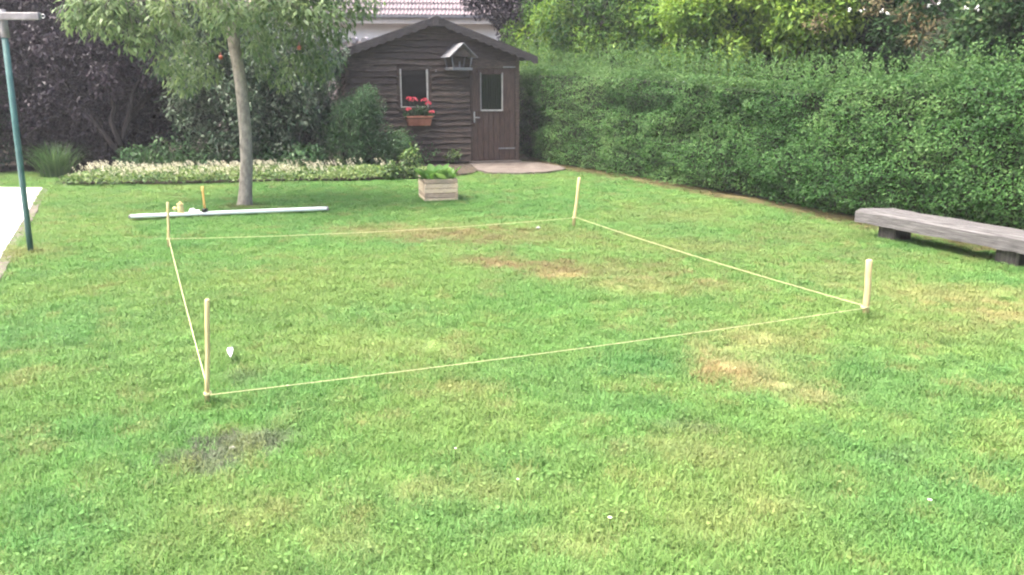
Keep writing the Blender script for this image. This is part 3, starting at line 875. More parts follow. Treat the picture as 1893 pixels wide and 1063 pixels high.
for t in (.2, .55, .9):
    b = MB().add(V, Fc, True).mesh('broad_leaf'); at_ = b.attributes.new('tint', 'FLOAT', 'POINT'); at_.data.foreach_set('value', np.full(len(V), t, np.float32)); b.materials.append(M['L_lettuce']); leafme.append(b)
for i in range(34):
    o = link('leaf', random.choice(leafme), None, vp, True)
    u = random.uniform(-.19, .17); v = random.uniform(-.25, .2)
    o.location = (u, v, .0)
    L = random.uniform(.15, .27)
    o.scale = (L * random.uniform(.6, .9), L, L)
    o.rotation_euler = Euler((R(random.uniform(35, 75)), 0, math.atan2(u, v + .02) * -1 + random.uniform(-1.2, 1.2)), 'XYZ')

# ================================================================== STAKES AND CORD
def stake(base, top, r, n, mat, label, flat=1.0, pointed=False):
    base, top = Vector(base), Vector(top)
    d = (top - base)
    b = MB()
    pts = [base - d * .06, base + d * .25, base + d * .5 + Vector((.003, 0, 0)), base + d * .75, top - d * .015, top]
    b.tube(pts, [r, r * 1.0, r * .98, r, r, r * .82], n, True, flat)
    o = b.build('wooden_stake', mat)
    return tag(o, label, 'stake', 'stakes marking out the square')


A = G(383, 748); B = G(1600, 582); C = G(1060, 418); D = G(312, 457)
stake(A, AT(383, 553, A.y), .0125, 4, M['stake'], 'thin pale stake nearest the viewer beside the white scrap on the lawn')
stake(B, AT(1607, 480, B.y), .021, 10, M['stake2'], 'thick round wooden stake standing nearest the grey bench')
stake(C, AT(1071, 328, C.y), .021, 4, M['stake'], 'leaning flat wooden stake on the lawn between planter and hedge')
stake(D, AT(310, 374, D.y), .013, 4, M['stake'], 'thin pale stake in front of the white board on the lawn')
ca = MB()
hA, hB, hC, hD = AT(384, 727, A.y), AT(1599, 567, B.y), AT(1062, 402, C.y), AT(312, 441, D.y)
def strand(p, q, sag, r=.0032):
    n = 24; pts = []
    for i in range(n + 1):
        t = i / n; v = p.lerp(q, t); v.z -= sag * 4 * t * (1 - t); v.z = max(v.z, .035); pts.append(v)
    ca.tube(pts, r, 6)
o1 = Vector((.02, -.02, 0))
strand(hA + o1, hB + o1, .016, .0017); strand(hB + Vector((.01, .02, 0)), hC + Vector((.02, 0, 0)), .02, .0022); strand(hC + Vector((0, -.02, 0)), hD + Vector((0, -.01, 0)), .04, .0020); strand(hD, hA + Vector((0, .012, 0)), .025, .0026)
for (p, s_, r) in ((hA, Vector((.0, -.0, 0)), .0165), (hB, Vector(), .0245), (hC, Vector((.0, 0, 0)), .0245), (hD, Vector(), .0165)):
    for k in range(2):
        c = p + Vector((0, 0, (k - .5) * .007)); ca.tube([c + Vector((math.cos(t) * r, math.sin(t) * r, 0)) for t in np.linspace(0, 6.283, 13)], .0034, 5, False)
tag(ca.build('marking_cord', M['cord']), 'yellow cord stretched low round four stakes on the lawn', 'cord')

# ------------------------------------------------------------------ board and tools on the grass
bL, bR = Vector((-4.52, 9.40, .03)), Vector((-2.33, 10.06, .03))
dv = (bR - bL); ang = math.atan2(dv.y, dv.x); Lb = dv.length
bd = thing('white_board', 'long pale straight board lying on the grass before the tree', 'board', bL, ang)
MB().box(0, Lb, -.065, .065, .0, .024, .002).build('board_body', M['board'], bd, True)
MB().box(.06, Lb - .06, -.059, .059, .0245, .027, .001).build('board_face', M['board'], bd, True)
for x in (.004, Lb - .004): MB().box(x - .012, x + .012, -.067, .067, -.003, .027, .002).build('end_cap', M['armgrey'], bd, True)
def bpt(px, z=0.0575):
    t = (AT(px, 395, 9.6).x - bL.x) / (bR.x - bL.x); p = bL.lerp(bR, t); p.z = z; return p
hp = bpt(377)
ha = thing('hammer', 'sledge hammer standing on its black head with orange wooden handle upright', 'hammer', hp, ang + R(70))
MB().box(-.05, .05, -.022, .022, .0, .044, .007).build('hammer_head', M['iron'], ha, True)
tp = AT(374, 343, hp.y)
MB().tube([(0, 0, .03), (-.004, 0, .12), (-.010, 0, .25), (-.016, 0, tp.z - .07)], [.016, .0135, .0135, .017], 8).build('handle', M['handlewood'], ha, True)
q = bpt(337)
rl = thing('cord_reel', 'small pale yellow cord reel standing upright on the white board', 'cord reel', q, ang)
MB().tube([(0, 0, 0), (0, 0, .012)], .042, 14).build('flange', M['stake'], rl, True)
MB().tube([(0, 0, .012), (.0, 0, .03), (0, 0, .085), (0, 0, .10)], [.028, .036, .036, .026], 14).build('wound_cord', M['twineball'], rl, True)
MB().tube([(0, 0, .10), (0, 0, .112)], .040, 14).build('flange', M['stake'], rl, True)
MB().tube([(0, 0, .112), (0.006, 0, .135)], [.014, .016], 8).build('knob', M['stake'], rl, True)
MB().blob((-.062, -.01, .055), .024, 9, 6, .12, 3).tube([(-.04, -.005, .06), (-.01, 0, .07)], .008, 6).build('crank', M['twineball'], rl, True)
q = bpt(356)
cb = thing('crumpled_bag', 'crumpled white plastic bag lying on the board beside the hammer', 'bag', q, ang)
MB().blob((0, 0, .024), .033, 12, 8, .22, 5, (1.2, .9, .75)).build('bag_body', M['white'], cb, True)
MB().blob((.062, -.02, .016), .023, 10, 7, .25, 8, (1.2, .9, .7)).tube([(.02, -.01, .02), (.05, -.018, .018)], .010, 6).build('bag_corner', M['white'], cb, True)

# white feather-like scrap on the lawn
fp = G(427, 663)
b = MB(); V = []; n = 8
for i in range(n + 1):
    t = i / n; w = .017 * math.sin(math.pi * min(1, .12 + t * .86)) ** .8
    c = Vector((-.03 + .06 * t, .085 - .17 * t, .034 + .010 * math.sin(t * 3)))
    s_ = Vector((.94, .33, 0)) * w
    V += [c - s_ + Vector((0, 0, .008)), c, c + s_ + Vector((0, 0, .010)), c - Vector((0, 0, .003))]
Fc = []
for i in range(n):
    a = i * 4; e = a + 4
    Fc += [(a, a + 1, e + 1, e), (a + 1, a + 2, e + 2, e + 1), (a + 2, a + 3, e + 3, e + 2), (a + 3, a, e, e + 3)]
b.add([fp + v for v in V], Fc, True)
tag(b.build('white_scrap', M['feather']), 'elongated white scrap lying in the grass beside the nearest thin stake', 'scrap')

# daisies and pale stones
def daisy(px, py, label, s=1.0):
    p = G(px, py); t = thing('daisy_flower', label, 'flower', (p.x, p.y, 0), random.uniform(0, 6), 'white daisies in the lawn')
    n = 12; an = np.linspace(0, 6.283, n, endpoint=False); P = np.zeros((n, 3)); P[:, 2] = .027
    Ax = np.stack([np.cos(an), np.sin(an), np.full(n, .35)], 1); Nn = np.tile([0, 0, 1.0], (n, 1)) - Ax * .2
    leaves('petals', P, Ax, Nn, .0095 * s, .006 * s, RNG.random(n), M['L_white'], t, True, fold=.05, droop=0)
    MB().blob((0, 0, .027), .0035 * s, 8, 5, .05).build('centre', M['yellowdot'], t, True)
    MB().tube([(0, 0, -.01), (0, 0, .026)], .0013, 5).build('stem', M['L_bush'], t, True)
daisy(1717, 937, 'bright white daisy in the cool green grass at the lower right corner', 1.0)
daisy(1127, 970, 'white daisy in the grass near the bottom edge, right of the middle', .9)
daisy(957, 898, 'small white daisy in the grass below the dark soil spot', .7)
daisy(842, 840, 'small white daisy beside a reddish bare spot in the middle foreground', .65)
daisy(532, 722, 'small white daisy just under the cord near the nearest stake', .7)
for (px, py, r, lab) in ((430, 829, .012, 'largest pale pebble in the middle of the bare soil patch'), (462, 818, .006, 'small pale pebble at the right of the bare soil patch'), (995, 421, .02, 'flat pale stone in the grass beside the leaning flat stake')):
    p = G(px, py); o = MB().blob((p.x, p.y, lawn_z(np.array([p.x]), np.array([p.y]))[0] + r * .55 + (.012 if py < 500 else 0)), r, 9, 6, .15, int(px), (1.3, 1, .6)).build('pebble', M['stone']); tag(o, lab, 'pebble', 'pale pebbles on the lawn')

# ------------------------------------------------------------------ washing line post
wp = G(57, 466)
po = thing('washing_line_post', 'teal painted steel washing line post with grey cross arm by the terrace', 'post', (wp.x, wp.y, 0))
top = AT(5, 35, wp.y)
MB().tube([wp + Vector((0, 0, -.05)), wp.lerp(top, .5), top + Vector((0, 0, .06))], .027, 12).build('pole', M['tealpaint'], po)
MB().tube([top + Vector((0, 0, -.16)), top + Vector((0, 0, .08))], .036, 12).build('sleeve', M['armgrey'], po)
MB().box(-.42, .36, -.026, .026, -.03, .03, .006, Matrix.Translation(top + Vector((0, -.045, .02)))).build('cross_arm', M['armgrey'], po)
for x in (-.4, -.2, .18, .385):
    c = top + Vector((x, -.045, .02)); MB().tube([c + Vector((.016 * math.cos(t), 0, .016 * math.sin(t))) for t in np.linspace(0, 6.283, 11)], .004, 5, False).build('line_eye', M['steel'], po)

# ------------------------------------------------------------------ heavy bench by the hedge
d2 = Vector((.378, -.926, 0)).normalized(); n2 = Vector((.926, .378, 0))
b0 = Vector((3.64, 8.42, 0))
bench = thing('timber_bench', 'low bench of one thick weathered grey timber beside the clipped hedge', 'bench', b0, math.atan2(d2.y, d2.x))
LB, WB, zt, tk = 3.1, .40, .278, .158
rg = random.Random(4); V = []; n = 26
prof = [(0, .02), (.0, tk - .03), (.045, tk), (WB * .5, tk + .004), (WB - .02, tk - .002), (WB, tk - .03), (WB - .01, .01), (WB * .5, 0)]
for i in range(n + 1):
    x = LB * i / n
    sk = .10 if i == 0 else 0
    for (y, zz) in prof:
        V.append((x + (sk * (1 - y / WB) * -0 + (y / WB) * .14 * (i == 0)) + rg.uniform(-.004, .004), y + rg.uniform(-.006, .006), zt - tk + zz + rg.uniform(-.004, .004)))
k = len(prof); Fc = [tuple(range(k))] + [tuple(reversed(range(n * k, n * k + k)))]
for i in range(n):
    for j in range(k): Fc.append((i * k + j, (i + 1) * k + j, (i + 1) * k + (j + 1) % k, i * k + (j + 1) % k))
MB().add(V, Fc).build('seat', M['greywood'], bench, True)
for x in (.33, 1.66, 2.75): MB().box(x - .11, x + .11, .10, WB - .06, -.05, zt - tk + .012, .012).build('leg', M['greywood_leg'], bench, True)

# ================================================================== HEDGE
def hedge_obj():
    root = thing('clipped_hedge', 'long clipped green hedge with feathery unclipped top along the right side', 'hedge', (3.2, 11.4, 0))
    DEP = .95
    HTS = [2.0, 1.92, 1.86, 1.70, 1.58, 1.62, 1.74, 1.74]
    # inner mass of twigs
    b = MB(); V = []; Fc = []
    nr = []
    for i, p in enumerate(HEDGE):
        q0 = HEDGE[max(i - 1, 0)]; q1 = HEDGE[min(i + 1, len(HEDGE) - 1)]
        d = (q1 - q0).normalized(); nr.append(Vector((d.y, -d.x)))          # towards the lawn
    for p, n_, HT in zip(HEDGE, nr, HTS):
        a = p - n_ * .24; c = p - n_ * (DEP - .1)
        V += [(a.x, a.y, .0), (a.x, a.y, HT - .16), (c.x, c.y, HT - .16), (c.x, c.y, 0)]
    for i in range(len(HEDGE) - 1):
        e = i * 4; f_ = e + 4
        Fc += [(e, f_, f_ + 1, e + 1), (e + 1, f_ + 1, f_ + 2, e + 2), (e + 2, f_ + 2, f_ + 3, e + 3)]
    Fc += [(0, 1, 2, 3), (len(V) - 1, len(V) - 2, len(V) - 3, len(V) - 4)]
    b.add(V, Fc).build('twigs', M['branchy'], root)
    P = []; A_ = []; N_ = []; T = []; Ls = []
    for i in range(len(HEDGE) - 1):
        p, q = HEDGE[i], HEDGE[i + 1]; L = (q - p).length
        n_ = (nr[i] + nr[i + 1]).normalized()
        dd = (q - p).normalized()
        # front face
        dens = 4300 if i > 1 else 2800
        n = int(L * 1.8 * dens)
        t = RNG.random(n); HT = HTS[i] + t * (HTS[i + 1] - HTS[i]); z = RNG.random(n) ** .92 * HT
        s = np.arange(n) * 0 + t * L
        wx = p.x + t * (q.x - p.x); wy = p.y + t * (q.y - p.y)
        g = s + i * 37
        lump = (fbm(wx * 1.7 + wy * 1.7, z * 2.4 + 3, 3) - .5) * .55 + (fbm(wx * 6 + wy * 6, z * 7 + 30, 2) - .5) * .20
        off = lump + RNG.normal(0, .045, n) - .03 - np.maximum(0, .32 - z) * .25 - np.maximum(0, z - HT + .3) * .35
        pp = np.stack([wx + n_.x * off, wy + n_.y * off, z + .03], 1)
        nn = unit(np.array([n_.x, n_.y, .75]) + rdir(n) * .55)
        aa = unit(np.array([n_.x * .5, n_.y * .5, .35]) + rdir(n) * .9)
        P.append(pp); A_.append(aa); N_.append(nn); Ls.append(RNG.uniform(.026, .05, n))
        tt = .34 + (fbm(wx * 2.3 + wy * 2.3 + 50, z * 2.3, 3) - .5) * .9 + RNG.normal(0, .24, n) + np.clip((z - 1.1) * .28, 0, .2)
        T.append(tt)
        # top with shoots
        ns = int(L * DEP * 105)
        for k in range(ns):
            tt_ = random.random(); dep = random.uniform(-.02, DEP) ** 1.0
            bx, by = p.x + tt_ * (q.x - p.x) - n_.x * dep, p.y + tt_ * (q.y - p.y) - n_.y * dep
            HT = HTS[i] + tt_ * (HTS[i + 1] - HTS[i])
            hh = (.20 + .44 * float(fbm(np.array([bx * 1.4 + 7]), np.array([by * 1.4]), 2)[0])) * random.uniform(.6, 1.35)
            m = int(9 + hh * 34)
            zz = RNG.random(m); lean = RNG.normal(0, .12, 2)
            pp = np.stack([bx + lean[0] * zz * hh, by + lean[1] * zz * hh, HT - .14 + zz * (hh + .05)], 1) + RNG.normal(0, .012, (m, 3))
            aa = rdir(m) * np.array([1, 1, .4]) + np.array([0, 0, .75])
            P.append(pp); A_.append(unit(aa)); N_.append(unit(rdir(m) + np.array([n_.x * .6, n_.y * .6, .6]))); Ls.append(RNG.uniform(.026, .044, m))
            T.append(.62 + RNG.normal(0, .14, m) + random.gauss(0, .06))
    P, A_, N_, T, Ls = map(np.concatenate, (P, A_, N_, T, Ls))
    leaves('foliage', P, A_, N_, Ls, Ls * .52, T, M['L_hedge'], root)
    print('hedge leaves', len(P))


hedge_obj()


# ================================================================== TREES AND SHRUBS
def limb(b, p, q, r0, r1, bend=.1, n=6, seg=7):
    p, q = Vector(p), Vector(q); L = (q - p).length
    off = Vector((random.uniform(-1, 1), random.uniform(-1, 1), random.uniform(-.2, 1))) * bend * L
    pts = [p.lerp(q, t) + off * math.sin(math.pi * t) for t in [i / n for i in range(n + 1)]]
    b.tube(pts, [r0 + (r1 - r0) * i / n for i in range(n + 1)], seg)
    return pts


def bushy(name, label, cat, base, crowns, per, leafL, leafW, mat, stems=5, bark='barkdark', tint0=.45, tclump=.18, rc=(.22, .42), stem_r=.05, group=None, hollow=.35, inner=None, droop=.12):
    """shrub or tree: stems from the base to the crown and leaf clumps in one or more ellipsoids (centre, radii, clump count)"""
    root = thing(name, label, cat, base, 0, group)
    allc = []
    for (c, r, n) in crowns:
        allc.append(in_ellipsoid(c, r, n, hollow, .12))
    allc = np.concatenate(allc)
    rad = RNG.uniform(rc[0], rc[1], len(allc))
    P, A_, N_, T = clumps(allc, rad, per, tint0=tint0, tclump=tclump)
    Lz = RNG.uniform(.7, 1.25, len(P)) * leafL
    ok = P[:, 2] > .03
    leaves('crown', P[ok], A_[ok], N_[ok], Lz[ok], Lz[ok] * leafW, T[ok], mat, root, droop=droop)
    b = MB()
    pick = allc[RNG.permutation(len(allc))[:stems * 6]]
    for k in range(stems):
        f0 = Vector(base) + Vector((random.uniform(-.12, .12), random.uniform(-.12, .12), -.03))
        tgt = Vector(pick[(k * 6) % len(pick)]); mid = f0.lerp(tgt, .55); mid.z = max(mid.z, .3)
        pts = limb(b, f0, mid, stem_r, stem_r * .6)
        for j in range(1, 6):
            limb(b, pts[-1], pick[(k * 6 + j) % len(pick)], stem_r * .55, stem_r * .15, .12, 4, 5)
    b.build('trunk', M[bark], root)
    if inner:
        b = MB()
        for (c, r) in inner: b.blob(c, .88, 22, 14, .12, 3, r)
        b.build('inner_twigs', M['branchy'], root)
    return root


# fruit tree on the lawn
tb = G(453, 378)
ft = thing('fruit_tree', 'young fruit tree with smooth grey leaning trunk standing on the lawn', 'tree', (tb.x, tb.y, 0))
tp_ = [(453, 384, .12), (453, 374, .097), (454, 350, .085), (456, 300, .080), (454, 250, .078), (450, 200, .077), (446, 160, .076), (440, 120, .075), (434, 90, .075), (430, 60, .078)]
b = MB(); b.tube([AT(x, y, tb.y) for x, y, r in tp_] + [AT(427, 30, tb.y)], [r for x, y, r in tp_] + [.086], 14)
b.build('trunk', M['bark'], ft)
br = MB(); crot = AT(428, 40, tb.y)
tips = []
mains = [(-5.5, 10.3, 3.3), (-5.3, 11.6, 3.5), (-4.6, 9.3, 3.3), (-4.3, 12.4, 3.4), (-3.6, 10.8, 3.9), (-3.0, 9.2, 3.2), (-2.5, 11.6, 3.4), (-1.9, 10.3, 3.0), (-3.3, 11.8, 3.0), (-4.6, 10.6, 2.9), (-2.6, 10.6, 2.7)]
for mpt in mains:
    pts = limb(br, crot, mpt, .05, .018, .10)
    for k in range(3):
        s0 = pts[2 + k]
        e = Vector(mpt) + Vector((random.uniform(-.8, .8), random.uniform(-.8, .8), random.uniform(-.6, .3)))
        p2 = limb(br, s0, e, .018, .006, .15, 4, 5); tips += [p2[-1], p2[-2], p2[-3]]
    tips += [pts[-1], pts[-2], pts[-3]]
# drooping sprays that hang into the picture
for (px, py, Y) in ((140, 20, 10.2), (150, 35, 10.3), (185, 25, 10.4), (215, 20, 10.3), (200, 45, 10.2), (255, 75, 10.4), (265, 60, 10.5), (330, 50, 10.2), (380, 85, 10.6), (350, 100, 10.4), (310, 120, 10.7), (480, 80, 10.3), (520, 60, 10.2), (560, 90, 10.6), (590, 60, 10.5), (600, 25, 10.3), (650, 15, 10.6), (680, 10, 10.6), (540, 120, 10.9), (490, 130, 11.1), (580, 130, 10.9), (380, 130, 11.0), (300, 30, 10.2), (400, 40, 10.0), (460, 30, 10.0), (500, 20, 10.1), (560, 20, 10.2), (340, 150, 11.2), (600, 110, 10.8), (520, 150, 11.2), (420, 20, 9.7), (620, 50, 10.6)):
    p = AT(px, py, Y); s0 = min(tips[:60], key=lambda q: (q - p).length)
    p2 = limb(br, s0, p, .009, .004, .10, 4, 5); tips += [p, p, p2[-2]]
br.build('branches', M['bark'], ft)
tipa = np.array([tuple(t) for t in tips])
P, A_, N_, T = clumps(tipa, RNG.uniform(.15, .30, len(tipa)), 66, tint0=.64, tclump=.17, shell=.2, flat=.8)
A_ = unit(A_ * np.array([1, 1, .6]) + np.array([0, 0, -.55]))
Lz = RNG.uniform(.055, .115, len(P))
leaves('crown', P, A_, N_, Lz, Lz * .40, T, M['L_fruit'], ft, droop=.18)
frm = surf('red_fruit', (.26, .06, .04), (.36, .11, .07), 12, rough=.4, bump=.05)
for (px, py, Y) in ((553, 88, 10.25), (408, 106, 10.4)):
    p = AT(px, py, Y); MB().blob(p, .028, 10, 7, .03).tube([p, p + Vector((0, 0, .06))], .003, 5).build('fruit', frm, ft)

# purple shrub-tree at the left, with forked dark trunk
pt = bushy('purple_plum', 'large dark purple leaved tree filling the corner behind the flower border', 'tree', (-7.75, 15.4, 0),
           [((-8.0, 15.6, 2.3), (1.9, 1.3, 2.0), 210), ((-9.9, 15.6, 2.6), (1.4, 1.2, 2.2), 120), ((-6.6, 15.8, 3.3), (1.5, 1.2, 1.5), 100), ((-7.9, 15.7, .8), (1.7, .7, .8), 60), ((-9.6, 15.6, .9), (1.2, .7, .8), 40)], 190, .075, .55, M['L_purple'], 5, 'barkdark', .42, .22, (.24, .42), .085)
# forked limbs that show in front of the leaves
b = MB(); f0 = AT(222, 292, 14.3)
for pts in ([(222, 292), (224, 262), (238, 215), (245, 175), (262, 140), (285, 105), (300, 60)], [(224, 270), (205, 225), (212, 200), (200, 150), (190, 100), (195, 60)], [(222, 285), (195, 250), (165, 215), (130, 170), (100, 120), (90, 70)]):
    b.tube([AT(x, y, 14.55 + .10 * i) for i, (x, y) in enumerate(pts)], [.06, .05, .042, .034, .026, .02, .012][:len(pts)], 8)
b.build('limbs', M['barkdark'], pt)

# green shrub behind the fruit tree
bushy('grey_green_shrub', 'tall grey green shrub with pale leaf tips behind the fruit tree trunk', 'shrub', (-4.9, 14.9, 0),
      [((-5.0, 15.0, 1.3), (1.25, .75, 1.3), 120), ((-4.2, 15.2, 1.9), (1.0, .7, .9), 70), ((-5.6, 15.2, 2.4), (1.1, .7, 1.0), 60), ((-3.9, 15.0, .7), (.7, .5, .6), 28)], 120, .085, .46, M['L_shrub'], 5, 'barkdark', .52, .28, (.2, .36), .04)
# feathery bush at the shed corner
bushy('feathery_bush', 'fine leaved green bush leaning against the left corner of the shed', 'bush', (-2.95, 15.0, 0),
      [((-2.95, 15.1, .70), (.55, .40, .65), 70), ((-2.75, 15.2, 1.15), (.35, .25, .35), 26), ((-2.45, 15.35, .42), (.55, .28, .40), 40)], 210, .045, .34, M['L_bush'], 5, 'barkdark', .45, .2, (.14, .24), .02)
# climbing sprigs on the shed wall
bushy('wall_climber', 'thin leafy climber sprig growing up the shed wall under the flower trough', 'climber', shed_pt(1.15, -.25, 0),
      [(tuple(shed_pt(1.0, -.18, .42)), (.32, .10, .30), 14), (tuple(shed_pt(1.5, -.16, .30)), (.25, .08, .22), 6)], 26, .05, .6, M['L_bush'], 3, 'barkdark', .4, .2, (.07, .13), .008)
bushy('potted_weed', 'small dry leafed weed against the shed wall near the door', 'plant', shed_pt(2.05, -.2, 0), [(tuple(shed_pt(2.05, -.18, .18)), (.18, .07, .13), 10)], 30, .05, .5, M['L_cover'], 3, 'barkdark', .35, .2, (.05, .1), .006)
bushy('leafy_sprig', 'upright leafy sprig in the border just behind the planter', 'plant', (-1.75, 13.9, 0), [((-1.75, 13.9, .26), (.16, .12, .22), 12), ((-2.05, 13.75, .16), (.2, .1, .12), 10)], 40, .075, .5, M['L_cover'], 3, 'barkdark', .35, .2, (.07, .12), .006)
# the grey post and bent hoop in the dark gap
gp = AT(588, 222, 15.2)
tag(MB().tube([(AT(588, 240, 15.2).x, 15.2, -.05), AT(588, 240, 15.2), AT(586, 180, 15.2)], .035, 8).build('grey_post', M['greypost']), 'short grey wooden post in the dark gap beside the shed', 'post')
hoop = [AT(x, y, 14.95) for x, y in ((548, 283), (553, 258), (559, 230), (566, 203), (571, 184), (575, 177), (579, 176))]
hoop[0].z = -.03
tag(MB().tube(hoop, .012, 6).build('bent_cane', M['greypost']), 'thin bent grey cane standing in the dark gap beside the shed', 'cane')

# evergreen backdrop shrubs behind the corner
for (x, y, rx, rz, lab) in ((-13.2, 17.3, 2.0, 2.6, 'dark evergreen tree at the far left behind the washing line post'), (-10.6, 18.6, 2.0, 2.7, 'dark evergreen tree behind the purple tree'), (-7.6, 18.9, 1.9, 2.6, 'dark evergreen tree behind the grey green shrub'), (-5.35, 18.2, 1.0, 1.45, 'low dark evergreen beside the shed roof eave'), (10.2, 13.0, 1.8, 2.5, 'dark evergreen tree behind the ivy tree at the right edge'), (8.6, 16.6, 1.8, 2.6, 'dark evergreen tree behind the dark laurel on the right'), (6.3, 18.6, 1.6, 2.3, 'dark evergreen tree behind the bright laurel'), (-8.6, 17.2, 1.5, 1.0, 'low dark evergreen in the deep shade behind the purple tree')):
    bushy('evergreen_tree', lab, 'tree', (x, y, 0), [((x, y, rz * .95), (rx, 1.2, rz), int(60 * rx * rz / 2))], 190, .085, .5, M['L_dark'], 4, 'barkdark', .4, .2, (.3, .5), .07, 'dark evergreens round the garden', .55, [((x, y + .1, rz * .9), (rx * .8, .8, rz * .85))])
bushy('evergreen_bush', 'dark evergreen bush at the left edge behind the teal post', 'bush', (-9.9, 14.8, 0), [((-9.9, 14.9, 1.1), (.8, .6, 1.15), 70)], 170, .06, .5, M['L_dark'], 4, 'barkdark', .35, .2, (.2, .35), .04, None, .4, [((-9.9, 15.0, .9), (.55, .4, .8))])
bushy('dark_undergrowth', 'low dark shrub in the gap between cane and shed', 'shrub', (-4.0, 16.2, 0), [((-4.0, 16.4, .85), (.75, .5, .8), 50), ((-3.9, 16.8, 1.7), (.55, .4, .55), 34)], 130, .06, .5, M['L_dark'], 3, 'barkdark', .35, .2, (.18, .3), .03, None, .35, [((-4.0, 16.5, .7), (.55, .35, .6))])

# purple tree behind the shed
bushy('copper_tree', 'dark purple leaved tree behind the right end of the shed roof', 'tree', (.3, 21.2, 0),
      [((-.1, 21.0, 4.3), (1.25, 1.1, 1.25), 90), ((-.9, 20.8, 4.15), (.75, .7, .6), 26), ((.9, 21.4, 3.6), (1.2, 1.0, 1.9), 90)], 170, .085, .55, M['L_purple'], 3, 'barkdark', .36, .2, (.22, .4), .08)
# bright laurels behind the hedge
bushy('bright_laurel', 'bright yellow green laurel rising behind the middle of the hedge', 'shrub', (4.2, 15.4, 0),
      [((3.9, 15.2, 2.75), (1.35, .9, 1.1), 95), ((5.0, 14.6, 3.0), (1.1, .9, 1.0), 70)], 190, .11, .40, M['L_laurel'], 4, 'barkdark', .66, .24, (.22, .40), .05, None, .3, [((4.4, 15.6, 2.0), (1.2, .6, 1.6))])
bushy('green_laurel', 'mid green laurel behind the hedge end next to the shed', 'shrub', (2.4, 18.2, 0),
      [((1.9, 18.2, 3.0), (1.3, 1.0, 1.5), 90), ((3.0, 17.2, 2.9), (1.0, .8, 1.3), 60), ((.75, 20.2, 2.4), (.8, .7, 1.2), 50)], 180, .105, .40, M['L_laurel'], 4, 'barkdark', .34, .24, (.22, .40), .05, None, .3, [((2.4, 18.4, 2.0), (1.3, .6, 1.9))])
bushy('tall_laurel', 'dark leaved laurel behind the hedge between bright laurel and ivy', 'shrub', (6.2, 14.6, 0),
      [((6.2, 14.3, 3.0), (1.2, .9, 1.5), 80), ((4.6, 16.6, 4.0), (2.0, 1.0, 1.4), 80)], 130, .10, .45, M['L_ivy'], 4, 'barkdark', .35, .2, (.24, .42), .06, None, .3, [((6.2, 14.7, 2.2), (1.1, .7, 1.9)), ((4.6, 17.0, 3.2), (2.0, .7, 1.9))])
iv = bushy('ivy_tree', 'dark ivy covered tree with brown dead sprays behind the hedge by the bench', 'tree', (7.9, 11.8, 0),
      [((7.4, 11.6, 2.9), (1.3, 1.1, 1.4), 100), ((8.3, 10.0, 2.9), (1.2, 1.2, 1.5), 90), ((7.0, 13.2, 3.0), (1.1, .9, 1.4), 60), ((6.9, 11.7, 1.9), (1.2, .8, 1.0), 70)], 150, .085, .6, M['L_ivy'], 4, 'barkdark', .34, .2, (.24, .42), .09, None, .3, [((7.1, 12.3, 1.4), (1.3, .8, 1.5)), ((7.8, 11.8, 2.2), (1.1, 1.0, 1.9)), ((8.8, 10.2, 2.2), (1.0, 1.2, 1.9))])
cs = np.array([tuple(AT(px, py, Y)) for px, py, Y in ((1620, 8, 11.2), (1680, 25, 10.9), (1715, 45, 10.7), (1695, 70, 10.5), (1510, 40, 11.5))])
for c in cs:
    P, A_, N_, T = clumps([c], [.22], 80, tint0=.45, shell=.1, flat=.6)
    leaves('dead_leaves', P, A_, N_, RNG.uniform(.05, .09, len(P)), .03, T, M['L_straw'], iv)

for px, py in ((1572, 16), (1594, 18), (1630, 20), (1640, 24), (1718, 8), (1785, 16), (1808, 14), (1738, 2)):
    P, A_, N_, T = clumps([tuple(AT(px, py, 10.2))], [.022], 7, tint0=.6, shell=.1)
    leaves('white_blossom', P, A_, N_, .03, .024, T, M['L_white'], iv)

# ------------------------------------------------------------------ border planting
def sword_clump(name, label, px, py, Y, n, h, spread, mat='L_iris', group=None):
    c = AT(px, py, Y); root = thing(name, label, 'plant', (c.x, Y, 0), 0, group)
    V = []; F = []; T = []
    for k in range(n):
        az = random.uniform(0, 6.283); r = random.uniform(0, spread * .35); hh = h * random.uniform(.55, 1.1); ln = random.uniform(.1, .75) * spread
        p = Vector((c.x + r * math.cos(az), Y + r * math.sin(az), 0)); dv = Vector((math.cos(az), math.sin(az), 0)); sd = Vector((-dv.y, dv.x, 0)) * random.uniform(.006, .012)
        b = len(V); pts = [p + dv * ln * t * t + Vector((0, 0, hh * (t - .22 * t ** 3 * (ln / spread + .3)))) for t in (0, .33, .66, 1)]
        for i, q in enumerate(pts[:3]): V += [q - sd * (1 - .2 * i), q + sd * (1 - .2 * i)]
        V.append(pts[3])
        F += [(b, b + 1, b + 3), (b, b + 3, b + 2), (b + 2, b + 3, b + 5), (b + 2, b + 5, b + 4), (b + 4, b + 5, b + 6)]; T += [random.uniform(.1, .9)] * 7
    link('leaves', tri_mesh('leaves', np.array([tuple(v) for v in V]), np.array(F), np.array(T)), M[mat], root)


sword_clump('sword_leaf_clump', 'broad clump of arching sword leaves beside the teal post', 102, 300, 14.2, 300, .70, .85)
sword_clump('sword_leaf_clump', 'upright sword leaf clump under the purple tree behind the white flowers', 270, 295, 14.2, 70, .60, .28)
sword_clump('sword_leaf_clump', 'small sword leaf clump behind the white flowers near the tree trunk', 330, 295, 14.3, 55, .48, .3)
sword_clump('sword_leaf_clump', 'low tuft of thin leaves behind the border between trunk and cane', 505, 296, 14.4, 50, .36, .3)

